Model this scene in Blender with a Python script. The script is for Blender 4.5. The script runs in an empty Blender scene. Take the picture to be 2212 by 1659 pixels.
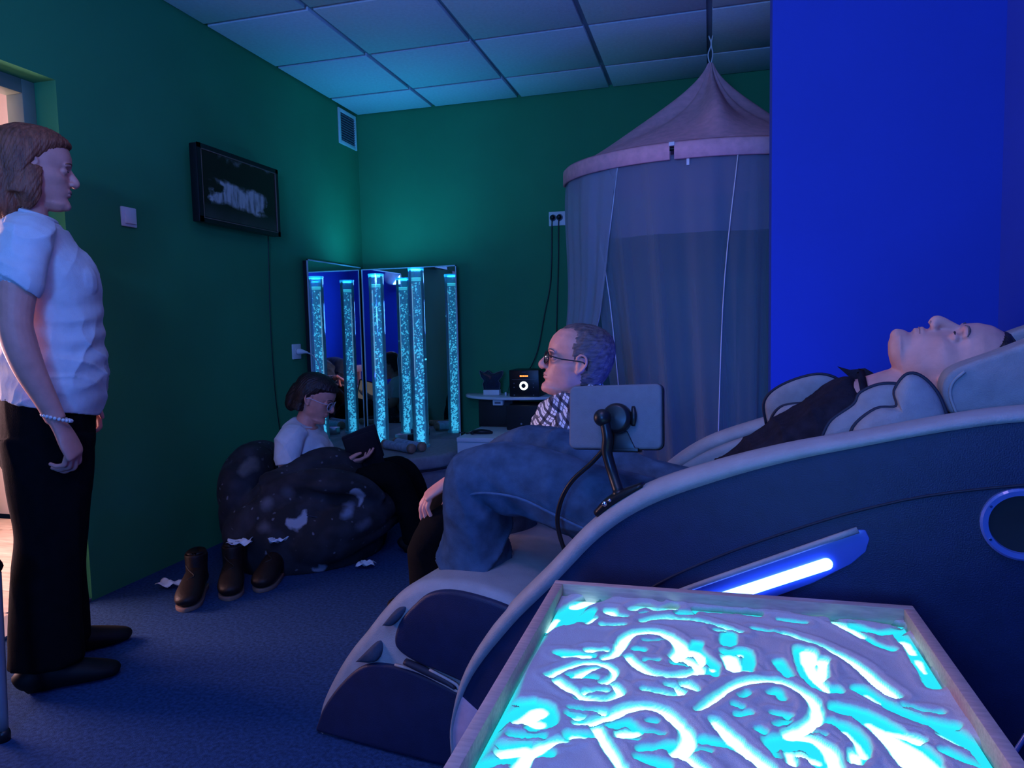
import bpy, bmesh, math, random
import numpy as np
from mathutils import Matrix, Vector

random.seed(7)
rng = np.random.default_rng(7)
scene = bpy.context.scene
COL = scene.collection

# ------------------------------------------------------------------ camera
CAM_Z = 1.05
cam_data = bpy.data.cameras.new('camera')
cam_data.sensor_fit = 'HORIZONTAL'
cam_data.sensor_width = 36.0
cam_data.lens = 25.3134
cam_data.clip_start = 0.02
cam_obj = bpy.data.objects.new('camera', cam_data)
COL.objects.link(cam_obj)
_r = Vector((0.964225, 0.264078, -0.023109))
_u = Vector((0.001473, 0.081838, 0.996645))
_f = Vector((-0.265083, 0.961023, -0.078521))
cam_obj.matrix_world = Matrix(((_r.x, _u.x, -_f.x, 0), (_r.y, _u.y, -_f.y, 0),
                               (_r.z, _u.z, -_f.z, CAM_Z), (0, 0, 0, 1)))
scene.camera = cam_obj

# ------------------------------------------------------------------ world, lights, exposure
scene.view_settings.view_transform = 'Standard'
scene.view_settings.look = 'None'
scene.view_settings.gamma = 1.0
scene.view_settings.exposure = 0.0
scene.view_settings.use_curve_mapping = False

world = bpy.data.worlds.new('night')
scene.world = world
world.use_nodes = True
world.node_tree.nodes['Background'].inputs[0].default_value = (0.10, 0.18, 0.5, 1)
world.node_tree.nodes['Background'].inputs[1].default_value = 0.02


def area_light(name, loc, target, size, size_y, color, energy):
    d = bpy.data.lights.new(name, 'AREA')
    d.shape = 'RECTANGLE'
    d.size, d.size_y = size, size_y
    d.color = color
    d.energy = energy
    o = bpy.data.objects.new(name, d)
    COL.objects.link(o)
    o.location = loc
    o.rotation_euler = (Vector(target) - Vector(loc)).to_track_quat('-Z', 'Y').to_euler()
    return o


# blue LED wash lamp standing behind the photographer
area_light('led_wash_lamp', (-0.35, -1.35, 1.25), (-0.3, 2.9, 1.7), 0.5, 0.5, (0.06, 0.25, 1.0), 38).data.shape = 'DISK'
# added blue uplight, unseen beside the photographer, to brighten the suspended ceiling
area_light('added_uplight', (-0.62, -0.4, 1.75), (-0.62, 0.15, 2.72), 0.5, 0.3, (0.11, 0.32, 1.0), 64)
# added lavender fill, unseen overhead, tinting the sand and other near surfaces
area_light('lavender_fill', (-0.45, 0.75, 2.52), (-0.25, 1.1, 0.0), 0.4, 0.4, (0.55, 0.38, 1.0), 6)
# light of the bright corridor beyond the open door
area_light('corridor_lamp', (-4.1, 1.85, 1.05), (-1.0, 1.95, 1.0), 1.2, 1.0, (1.0, 0.56, 0.60), 110)

# ------------------------------------------------------------------ mesh helpers
class MB:
    """collects vertices and faces of one mesh"""
    def __init__(self):
        self.v = []
        self.f = []

    def add(self, verts, faces):
        o = len(self.v)
        self.v.extend([tuple(float(c) for c in p) for p in verts])
        self.f.extend([tuple(i + o for i in fc) for fc in faces])
        return self

    def box(self, x0, x1, y0, y1, z0, z1):
        return self.add([(x0, y0, z0), (x1, y0, z0), (x1, y1, z0), (x0, y1, z0),
                         (x0, y0, z1), (x1, y0, z1), (x1, y1, z1), (x0, y1, z1)],
                        [(0, 3, 2, 1), (4, 5, 6, 7), (0, 1, 5, 4), (1, 2, 6, 5), (2, 3, 7, 6), (3, 0, 4, 7)])

    def prism(self, poly, fn0, fn1):
        """poly of 2-d points, fn0/fn1 map them to the two end faces"""
        n = len(poly)
        vs = [fn0(*p) for p in poly] + [fn1(*p) for p in poly]
        fs = [tuple(range(n))[::-1], tuple(range(n, 2 * n))]
        fs += [(i, (i + 1) % n, n + (i + 1) % n, n + i) for i in range(n)]
        return self.add(vs, fs)

    def loft(self, secs, hint=(1, 0, 0), n=18, sub=4, cap=True, power=1.0):
        """secs: (x,y,z,r1,r2); r1 lies along hint, r2 across it"""
        S = catmull(np.array(secs, float), sub)
        P = S[:, :3]
        T = np.gradient(P, axis=0)
        T /= np.linalg.norm(T, axis=1)[:, None] + 1e-12
        h = np.array(hint, float)
        vs, fs = [], []
        ang = np.linspace(0, 2 * np.pi, n, endpoint=False)
        ca, sa = np.cos(ang), np.sin(ang)
        if power != 1.0:
            ca = np.sign(ca) * np.abs(ca) ** power
            sa = np.sign(sa) * np.abs(sa) ** power
        for i in range(len(S)):
            a = h - T[i] * (h @ T[i])
            a /= np.linalg.norm(a) + 1e-12
            b = np.cross(T[i], a)
            h = a if hint is None else h
            ring = P[i] + np.outer(ca * S[i, 3], a) + np.outer(sa * S[i, 4], b)
            vs.extend(ring.tolist())
        m = len(S)
        for i in range(m - 1):
            for j in range(n):
                k = (j + 1) % n
                fs.append((i * n + j, i * n + k, (i + 1) * n + k, (i + 1) * n + j))
        if cap:
            vs.append(P[0].tolist())
            vs.append(P[-1].tolist())
            for j in range(n):
                k = (j + 1) % n
                fs.append((m * n, k, j))
                fs.append((m * n + 1, (m - 1) * n + j, (m - 1) * n + k))
        return self.add(vs, fs)

    def tube(self, pts, r, n=10, sub=4, r2=None):
        """round tube along a smooth path with parallel-transported frames"""
        pts = np.array(pts, float)
        rr = np.linspace(r, r if r2 is None else r2, len(pts))
        S = catmull(np.column_stack([pts, rr]), sub)
        P = S[:, :3]
        T = np.gradient(P, axis=0)
        T /= np.linalg.norm(T, axis=1)[:, None] + 1e-12
        a = np.cross(T[0], (0.31, 0.17, 0.93))
        if np.linalg.norm(a) < 1e-3:
            a = np.cross(T[0], (1, 0, 0))
        vs, fs = [], []
        ang = np.linspace(0, 2 * np.pi, n, endpoint=False)
        for i in range(len(P)):
            a = a - T[i] * (a @ T[i])
            a /= np.linalg.norm(a) + 1e-12
            b = np.cross(T[i], a)
            vs.extend((P[i] + S[i, 3] * (np.outer(np.cos(ang), a) + np.outer(np.sin(ang), b))).tolist())
        m = len(P)
        for i in range(m - 1):
            for j in range(n):
                k = (j + 1) % n
                fs.append((i * n + j, i * n + k, (i + 1) * n + k, (i + 1) * n + j))
        fs.append(tuple(range(n))[::-1])
        fs.append(tuple((m - 1) * n + j for j in range(n)))
        return self.add(vs, fs)

    def ball(self, c, r, nu=16, nv=10, R=None):
        r = (r, r, r) if np.isscalar(r) else r
        vs = [(0, 0, -r[2])]
        for i in range(1, nv):
            t = -math.pi / 2 + math.pi * i / nv
            for j in range(nu):
                p = 2 * math.pi * j / nu
                vs.append((r[0] * math.cos(t) * math.cos(p), r[1] * math.cos(t) * math.sin(p), r[2] * math.sin(t)))
        vs.append((0, 0, r[2]))
        fs = []
        for j in range(nu):
            k = (j + 1) % nu
            fs.append((0, 1 + k, 1 + j))
            for i in range(nv - 2):
                a = 1 + i * nu
                fs.append((a + j, a + k, a + nu + k, a + nu + j))
            a = 1 + (nv - 2) * nu
            fs.append((a + j, a + k, len(vs) - 1))
        V = np.array(vs)
        if R is not None:
            V = V @ np.array(R).T
        return self.add(V + np.array(c), fs)

    def lathe(self, prof, c=(0, 0, 0), n=32, closed=False):
        """prof: list of (radius, z)"""
        vs, fs = [], []
        for r, z in prof:
            for j in range(n):
                a = 2 * math.pi * j / n
                vs.append((c[0] + r * math.cos(a), c[1] + r * math.sin(a), c[2] + z))
        m = len(prof)
        for i in range(m - 1 + (1 if closed else 0)):
            i2 = (i + 1) % m
            for j in range(n):
                k = (j + 1) % n
                fs.append((i * n + j, i * n + k, i2 * n + k, i2 * n + j))
        if not closed:
            if prof[0][0] > 1e-6:
                fs.append(tuple(range(n))[::-1])
            if prof[-1][0] > 1e-6:
                fs.append(tuple((m - 1) * n + j for j in range(n)))
        return self.add(vs, fs)

    def grid(self, G, wrap=False):
        """G: array (a,b,3)"""
        a, b = G.shape[:2]
        fs = []
        for i in range(a - 1):
            for j in range(b if wrap else b - 1):
                k = (j + 1) % b
                fs.append((i * b + j, i * b + k, (i + 1) * b + k, (i + 1) * b + j))
        return self.add(G.reshape(-1, 3), fs)

    def xf(self, R, t=(0, 0, 0)):
        self.v = [tuple(p) for p in (np.array(self.v) @ np.array(R).T + np.array(t))]
        return self


def catmull(S, sub):
    if sub <= 1 or len(S) < 3:
        if len(S) == 2 and sub > 1:
            return np.array([S[0] + (S[1] - S[0]) * t for t in np.linspace(0, 1, sub + 1)])
        return S
    Q = np.vstack([2 * S[0] - S[1], S, 2 * S[-1] - S[-2]])
    out = []
    for i in range(1, len(Q) - 2):
        p0, p1, p2, p3 = Q[i - 1], Q[i], Q[i + 1], Q[i + 2]
        for k in range(sub):
            t = k / sub
            out.append(0.5 * (2 * p1 + (p2 - p0) * t + (2 * p0 - 5 * p1 + 4 * p2 - p3) * t * t
                              + (3 * p1 - p0 - 3 * p2 + p3) * t ** 3))
    out.append(S[-1])
    out = np.array(out)
    if out.shape[1] > 3:
        out[:, 3:] = np.maximum(out[:, 3:], 1e-4)
    return out


def rotz(a):
    c, s = math.cos(a), math.sin(a)
    return np.array([[c, -s, 0], [s, c, 0], [0, 0, 1.0]])


def finish(o, label=None, cat=None, group=None, kind=None):
    if label:
        o['label'] = label
    if cat:
        o['category'] = cat
    if group:
        o['group'] = group
    if kind:
        o['kind'] = kind
    return o


def empty(name, loc=(0, 0, 0), rz=0.0, **kw):
    o = bpy.data.objects.new(name, None)
    o.empty_display_size = 0.05
    COL.objects.link(o)
    o.location = loc
    o.rotation_euler = (0, 0, rz)
    return finish(o, **kw)


def link_mesh(name, me, mat, parent=None, loc=(0, 0, 0), rz=0.0, **kw):
    o = bpy.data.objects.new(name, me)
    COL.objects.link(o)
    if mat is not None and not me.materials:
        me.materials.append(mat)
    o.location = loc
    o.rotation_euler = (0, 0, rz)
    if parent is not None:
        o.parent = parent
    return finish(o, **kw)


def obj(name, mb, mat, parent=None, smooth=False, bevel=0.0, seg=2, loc=(0, 0, 0), rz=0.0, recalc=True, **kw):
    me = bpy.data.meshes.new(name)
    me.from_pydata(mb.v, [], mb.f)
    if recalc or bevel:
        bm = bmesh.new()
        bm.from_mesh(me)
        if recalc:
            bmesh.ops.recalc_face_normals(bm, faces=bm.faces)
        if bevel:
            es = [e for e in bm.edges if len(e.link_faces) == 2 and e.calc_face_angle(0) > 0.6]
            bmesh.ops.bevel(bm, geom=es, offset=bevel, segments=seg, profile=0.5, affect='EDGES', clamp_overlap=True)
        bm.to_mesh(me)
        bm.free()
    if smooth or bevel:
        me.polygons.foreach_set('use_smooth', [True] * len(me.polygons))
        if not smooth:
            me.set_sharp_from_angle(angle=0.7)
    me.update()
    return link_mesh(name, me, mat, parent, loc, rz, **kw)


def remesh(mb, voxel, smooth=4, factor=0.5):
    """union of all shells in mb as one continuous surface"""
    me = bpy.data.meshes.new('tmp')
    me.from_pydata(mb.v, [], mb.f)
    bm = bmesh.new()
    bm.from_mesh(me)
    bmesh.ops.recalc_face_normals(bm, faces=bm.faces)
    bm.to_mesh(me)
    bm.free()
    o = bpy.data.objects.new('tmp', me)
    COL.objects.link(o)
    m = o.modifiers.new('r', 'REMESH')
    m.mode = 'VOXEL'
    m.voxel_size = voxel
    if smooth:
        s = o.modifiers.new('s', 'SMOOTH')
        s.iterations = smooth
        s.factor = factor
    dg = bpy.context.evaluated_depsgraph_get()
    dg.update()
    out = bpy.data.meshes.new_from_object(o.evaluated_get(dg))
    bpy.data.objects.remove(o)
    bpy.data.meshes.remove(me)
    out.materials.clear()
    out.polygons.foreach_set('use_smooth', [True] * len(out.polygons))
    return out


def get_co(me):
    a = np.empty(len(me.vertices) * 3, dtype=np.float32)
    me.vertices.foreach_get('co', a)
    return a.reshape(-1, 3).astype(float)


def get_no(me):
    a = np.empty(len(me.vertices) * 3, dtype=np.float32)
    me.vertices.foreach_get('normal', a)
    return a.reshape(-1, 3).astype(float)


def set_co(me, co):
    me.vertices.foreach_set('co', co.astype(np.float32).ravel())
    me.update()


def displace(me, fn):
    co, no = get_co(me), get_no(me)
    d = fn(co)
    set_co(me, co + no * d[:, None])
    return me


def wavy(co, seed, freq, amp, n=5, aniso=(1, 1, 1)):
    """smooth pseudo-random field made of warped sines"""
    r = np.random.default_rng(seed)
    f = np.zeros(len(co))
    c = co * np.array(aniso)
    for i in range(n):
        k = r.normal(size=3)
        k *= freq * (0.6 + 0.9 * r.random()) / np.linalg.norm(k)
        k2 = r.normal(size=3) * freq * 0.5
        f += np.sin(c @ k + 1.4 * np.sin(c @ k2 + r.random() * 6) + r.random() * 6)
    return amp * f / math.sqrt(n)


def creases(co, seed, freq, amp, n=4, aniso=(1, 1, 1)):
    """cloth folds: sharp ridges from 1-|sin|"""
    r = np.random.default_rng(seed)
    f = np.zeros(len(co))
    c = co * np.array(aniso)
    for i in range(n):
        k = r.normal(size=3)
        k *= freq * (0.6 + 0.9 * r.random()) / np.linalg.norm(k)
        k2 = r.normal(size=3) * freq * 0.6
        ph = c @ k + 1.6 * np.sin(c @ k2 + r.random() * 6) + r.random() * 6
        f += (1 - np.abs(np.sin(ph))) ** 2 * (0.5 + 0.5 * np.sin(c @ k2 * 0.7 + i))
    return amp * f


# ------------------------------------------------------------------ materials
def new_mat(name):
    m = bpy.data.materials.new(name)
    m.use_nodes = True
    nt = m.node_tree
    b = nt.nodes['Principled BSDF']
    return m, nt, b


def mat(name, color, rough=0.6, var=0.12, scale=12.0, bump=0.0, bscale=60.0, metal=0.0, spec=0.4,
        emit=None, estr=0.0, stretch=None, sheen=0.0, coat=0.0):
    m, nt, b = new_mat(name)
    N, L = nt.nodes, nt.links
    tc = N.new('ShaderNodeTexCoord')
    src = tc.outputs['Object']
    if stretch:
        mp = N.new('ShaderNodeMapping')
        mp.inputs['Scale'].default_value = stretch
        L.new(src, mp.inputs['Vector'])
        src = mp.outputs['Vector']
    nz = N.new('ShaderNodeTexNoise')
    nz.inputs['Scale'].default_value = scale
    nz.inputs['Detail'].default_value = 4
    L.new(src, nz.inputs['Vector'])
    rp = N.new('ShaderNodeValToRGB')
    lo = [max(0, c * (1 - var)) for c in color]
    hi = [min(1, c * (1 + var)) for c in color]
    rp.color_ramp.elements[0].position = 0.3
    rp.color_ramp.elements[1].position = 0.7
    rp.color_ramp.elements[0].color = (*lo, 1)
    rp.color_ramp.elements[1].color = (*hi, 1)
    L.new(nz.outputs['Fac'], rp.inputs['Fac'])
    L.new(rp.outputs['Color'], b.inputs['Base Color'])
    b.inputs['Roughness'].default_value = rough
    b.inputs['Metallic'].default_value = metal
    b.inputs['Specular IOR Level'].default_value = spec
    if sheen:
        b.inputs['Sheen Weight'].default_value = sheen
    if coat:
        b.inputs['Coat Weight'].default_value = coat
    if bump:
        n2 = N.new('ShaderNodeTexNoise')
        n2.inputs['Scale'].default_value = bscale
        n2.inputs['Detail'].default_value = 3
        L.new(src, n2.inputs['Vector'])
        bp = N.new('ShaderNodeBump')
        bp.inputs['Strength'].default_value = bump
        bp.inputs['Distance'].default_value = 0.004
        L.new(n2.outputs['Fac'], bp.inputs['Height'])
        L.new(bp.outputs['Normal'], b.inputs['Normal'])
    if emit:
        b.inputs['Emission Color'].default_value = (*emit, 1)
        b.inputs['Emission Strength'].default_value = estr
    return m


M = {}
M['green'] = mat('green_wall_paint', (0.028, 0.25, 0.10), 0.85, 0.06, 3, 0.15, 220)
M['blue_wall'] = mat('blue_wall_paint', (0.014, 0.060, 0.46), 0.8, 0.05, 2, 0.12, 220)
M['pale_wall'] = mat('pale_wall_paint', (0.45, 0.52, 0.55), 0.8, 0.05, 2, 0.1, 200)
M['pink_wall'] = mat('pink_corridor_paint', (0.85, 0.72, 0.72), 0.8, 0.04, 2, 0.1, 200)
M['tile'] = mat('ceiling_board', (0.62, 0.66, 0.70), 0.9, 0.06, 60, 0.35, 240)
M['runner'] = mat('ceiling_grid_metal', (0.22, 0.25, 0.30), 0.6, 0.05, 10)
M['carpet'] = mat('blue_carpet', (0.024, 0.062, 0.16), 0.95, 0.35, 90, 0.8, 420, spec=0.05)
M['laminate'] = mat('pale_laminate', (0.62, 0.50, 0.38), 0.5, 0.2, 6, 0.1, 80, stretch=(1, 8, 1))
M['white_plastic'] = mat('white_plastic', (0.75, 0.75, 0.74), 0.4, 0.03, 20)
M['frame_grey'] = mat('door_frame_paint', (0.16, 0.22, 0.16), 0.5, 0.08, 10)
M['black_plastic'] = mat('black_plastic', (0.010, 0.010, 0.012), 0.35, 0.1, 30)
M['black_matte'] = mat('black_matte', (0.012, 0.011, 0.012), 0.6, 0.1, 30)
M['chrome'] = mat('chrome', (0.7, 0.7, 0.72), 0.15, 0.02, 10, metal=1.0)
M['brown_line'] = mat('bronze_line', (0.20, 0.13, 0.10), 0.4, 0.05, 10)
M['grey_fabric'] = mat('grey_upholstery', (0.30, 0.29, 0.29), 0.85, 0.10, 40, 0.3, 420, spec=0.15)
M['grey_leather'] = mat('light_grey_leather', (0.38, 0.34, 0.32), 0.55, 0.08, 25, 0.25, 300)
M['navy_panel'] = mat('navy_leather', (0.012, 0.018, 0.055), 0.45, 0.12, 25, 0.25, 420)
M['dark_pocket'] = mat('dark_lining', (0.05, 0.055, 0.08), 0.8, 0.2, 40, 0.3, 120)
M['piping'] = mat('dark_piping', (0.012, 0.014, 0.03), 0.6, 0.1, 30)
M['pink_light'] = mat('painted_pink_light', (0.66, 0.38, 0.42), 0.7, 0.1, 30, 0.2, 200)
M['skin'] = mat('skin', (0.74, 0.33, 0.26), 0.5, 0.10, 28, 0.12, 160)
M['skin_w'] = mat('skin_fair', (0.66, 0.28, 0.22), 0.5, 0.10, 28, 0.12, 160)
M['lip'] = mat('lips', (0.40, 0.17, 0.16), 0.4, 0.08, 40)
M['eye'] = mat('eye_dark', (0.03, 0.025, 0.03), 0.15, 0.1, 30)
M['tee'] = mat('white_cotton', (0.60, 0.62, 0.64), 0.9, 0.05, 30, 0.25, 300, spec=0.08)
M['black_cloth'] = mat('black_cloth', (0.004, 0.004, 0.005), 0.9, 0.2, 40, 0.3, 300, spec=0.08)
M['dark_shirt'] = mat('dark_knit', (0.022, 0.018, 0.026), 0.9, 0.3, 40, 0.5, 200, spec=0.08)
M['jeans'] = mat('blue_denim', (0.070, 0.110, 0.165), 0.9, 0.28, 26, 0.4, 500, spec=0.08)
M['jeans_seam'] = mat('denim_seam', (0.10, 0.16, 0.24), 0.9, 0.2, 60, 0.3, 500, spec=0.08)
M['hair_brown'] = mat('red_brown_hair', (0.24, 0.07, 0.035), 0.5, 0.45, 90, 0.7, 260, stretch=(1, 1, 0.15))
M['hair_black'] = mat('dark_hair', (0.022, 0.012, 0.012), 0.45, 0.4, 90, 0.6, 260, stretch=(1, 1, 0.2))
M['hair_grey'] = mat('greying_hair', (0.15, 0.11, 0.11), 0.6, 0.5, 90, 0.9, 190, stretch=(0.35, 1, 1))
M['shoe'] = mat('black_shoe_leather', (0.005, 0.005, 0.006), 0.6, 0.2, 30, spec=0.2)
M['brown_boot'] = mat('dark_brown_leather', (0.018, 0.010, 0.008), 0.5, 0.3, 30, 0.2, 120, spec=0.25)
M['paper'] = mat('white_tissue', (0.70, 0.72, 0.75), 0.9, 0.06, 40, 0.4, 80)
M['canopy'] = mat('mauve_canvas', (0.88, 0.44, 0.46), 0.9, 0.10, 30, 0.3, 420, spec=0.08)
M['wood'] = mat('pale_wood', (0.58, 0.33, 0.27), 0.6, 0.14, 30, 0.2, 60, stretch=(1, 6, 6))
M['stick_wood'] = mat('stick_wood', (0.30, 0.17, 0.11), 0.6, 0.3, 30, 0.2, 60)
M['beads'] = mat('white_beads', (0.72, 0.70, 0.66), 0.3, 0.05, 30)
M['gold'] = mat('ring_metal', (0.8, 0.7, 0.5), 0.2, 0.02, 30, metal=1.0)
M['tablet_back'] = mat('grey_tablet_shell', (0.16, 0.16, 0.18), 0.65, 0.06, 60, 0.2, 500)
M['case_dark'] = mat('dark_tablet_case', (0.018, 0.015, 0.020), 0.6, 0.2, 40)
M['metal_grey'] = mat('grey_metal_tube', (0.32, 0.33, 0.36), 0.35, 0.05, 20, metal=0.6)
M['print'] = mat('grey_print', (0.10, 0.12, 0.16), 0.9, 0.1, 40)


def emission(name, color, strength, base=(0.5, 0.5, 0.5)):
    m, nt, b = new_mat(name)
    b.inputs['Base Color'].default_value = (*base, 1)
    b.inputs['Emission Color'].default_value = (*color, 1)
    b.inputs['Emission Strength'].default_value = strength
    return m


M['led_bar'] = emission('blue_led_bar', (0.055, 0.16, 1.0), 20)
M['led_ring'] = emission('white_led_ring', (0.75, 0.95, 1.0), 5)
M['led_orange'] = emission('orange_display', (1.0, 0.22, 0.04), 3.0, (0.02, 0.01, 0.01))

# ------------------------------------------------------------------ the room
XL, XR, YB, YR, ZC = -2.38, 1.01, 4.71, -1.6, 2.55
DY0, DY1, DZ = 1.30, 2.25, 2.02          # door opening in the left wall

obj('floor', MB().box(XL - 0.18, XR, YR, YB, -0.05, 0.0), M['carpet'], kind='structure')
o = empty('floor_corridor', kind='structure')
mb_board = MB().box(0, 1.16, 0, 0.186, -0.04, 0.0)
first = None
for i in range(2):
    for j in range(18):
        x0 = -4.9 + i * 1.17 + (0.0 if j % 2 else -0.05)
        y0 = -0.2 + j * 0.19
        if first is None:
            first = obj('plank', mb_board, M['laminate'], o, bevel=0.002, loc=(x0, y0, -0.002))
        else:
            c = first.copy()
            COL.objects.link(c)
            c.location = (x0, y0, -0.002)
obj('wall_left', MB().box(XL - 0.18, XL, YR, DY0, 0, ZC + 0.1).box(XL - 0.18, XL, DY1, YB + 0.14, 0, ZC + 0.1)
    .box(XL - 0.18, XL, DY0, DY1, DZ, ZC + 0.1), M['green'], kind='structure')
obj('wall_back', MB().box(XL, XR + 0.14, YB, YB + 0.14, 0, ZC + 0.1), M['green'], kind='structure')
obj('wall_right', MB().box(XR, XR + 0.14, YR, YB, 0, ZC + 0.1), M['blue_wall'], kind='structure')
obj('wall_partition', MB().box(0.231, XR, 3.0, 3.12, 0, ZC + 0.1), M['blue_wall'], kind='structure')
obj('wall_rear', MB().box(XL - 0.18, XR + 0.14, YR - 0.14, YR, 0, ZC + 0.1), M['blue_wall'], kind='structure')
obj('wall_corridor', MB().box(-4.42, -4.3, -0.3, 3.4, 0, ZC + 0.1).box(-4.3, XL - 0.18, 3.3, 3.42, 0, ZC + 0.1)
    .box(-4.3, XL - 0.18, -0.4, -0.3, 0, ZC + 0.1), M['pink_wall'], kind='structure')
obj('ceiling_corridor', MB().box(-4.42, XL - 0.18, -0.4, 3.42, ZC, ZC + 0.08), M['white_plastic'], kind='structure')

# door frame set back in the opening, leaf swung out into the corridor
d = empty('door_1', (XL, DY1, 0), kind='structure', label='open doorway with grey green frame in the green wall')
obj('door_jamb', MB().box(-0.18, -0.10, -0.055, 0, 0, DZ), M['frame_grey'], d, bevel=0.004)
obj('door_jamb', MB().box(-0.18, -0.10, DY0 - DY1, DY0 - DY1 + 0.055, 0, DZ), M['frame_grey'], d, bevel=0.004)
obj('door_head', MB().box(-0.18, -0.10, DY0 - DY1 + 0.055, -0.055, DZ - 0.055, DZ), M['frame_grey'], d, bevel=0.004)
obj('threshold', MB().box(-0.18, 0.0, DY0 - DY1, 0.0, 0.0, 0.012), M['metal_grey'], d, bevel=0.003)
obj('strike_plate', MB().box(-0.101, -0.098, -0.04, -0.02, 1.02, 1.16), M['chrome'], d)
obj('hinge', MB().box(-0.102, -0.097, -0.012, -0.004, 1.68, 1.76), M['chrome'], d)

# suspended ceiling: boards standing proud of recessed dark runners
c = obj('ceiling', MB().box(XL, XR, YR, YB, ZC + 0.03, ZC + 0.08), M['runner'], kind='structure')
xs = [XL] + [v for v in (-1.8, -1.2, -0.6, 0.0, 0.6)] + [XR]
ys = [YR] + [v for v in np.arange(-1.08, 4.4, 0.6)] + [YB]
meshes = {}
for i in range(len(xs) - 1):
    for j in range(len(ys) - 1):
        w, h = xs[i + 1] - xs[i] - 0.026, ys[j + 1] - ys[j] - 0.026
        key = (round(w, 3), round(h, 3))
        loc = ((xs[i] + xs[i + 1]) / 2, (ys[j] + ys[j + 1]) / 2, ZC)
        if key not in meshes:
            p = obj('ceiling_panel', MB().box(-w / 2, w / 2, -h / 2, h / 2, 0, 0.022), M['tile'], c, bevel=0.004, loc=loc)
            meshes[key] = p.data
        else:
            link_mesh('ceiling_panel', meshes[key], None, c, loc=loc)
for x in xs[1:-1]:
    obj('ceiling_runner', MB().box(x - 0.012, x + 0.012, YR, YB, ZC + 0.018, ZC + 0.03), M['runner'], c)
for y in ys[1:-1]:
    obj('ceiling_runner', MB().box(XL, XR, y - 0.012, y + 0.012, ZC + 0.020, ZC + 0.03), M['runner'], c)

# ------------------------------------------------------------------ things on the left wall
v = empty('air_vent', (XL, 4.43, 2.30), label='white framed ventilation grille high in the green corner', cat='vent')
f = MB()
f.box(0.0, 0.012, 0, 0.024, 0, 0.232).box(0.0, 0.012, 0.221, 0.245, 0, 0.232)
f.box(0.0, 0.012, 0.024, 0.221, 0, 0.024).box(0.0, 0.012, 0.024, 0.221, 0.208, 0.232)
obj('vent_frame', f, M['white_plastic'], v, bevel=0.003)
obj('vent_backing', MB().box(0.0005, 0.003, 0.024, 0.221, 0.024, 0.208), M['dark_pocket'], v)
sl = None
for k in range(11):
    z = 0.03 + k * 0.0163
    if sl is None:
        sl = obj('slat', MB().prism([(0.003, 0), (0.011, 0.004), (0.011, 0.006), (0.003, 0.002)],
                 lambda a, b: (a, 0.024, b), lambda a, b: (a, 0.221, b)), M['tablet_back'], v, loc=(0, 0, z))
    else:
        q = sl.copy(); COL.objects.link(q); q.location = (0, 0, z)

sw = empty('light_switch', (XL, 2.562, 1.553), label='white rocker light switch on the green wall near the doorway', cat='light switch')
obj('switch_plate', MB().box(0, 0.010, -0.041, 0.041, -0.041, 0.041), M['white_plastic'], sw, bevel=0.004)
obj('rocker', MB().prism([(0.010, -0.028), (0.018, -0.028), (0.013, 0.028), (0.010, 0.028)],
    lambda a, b: (a, -0.026, b), lambda a, b: (a, 0.030, b)), M['white_plastic'], sw, bevel=0.001)

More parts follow.
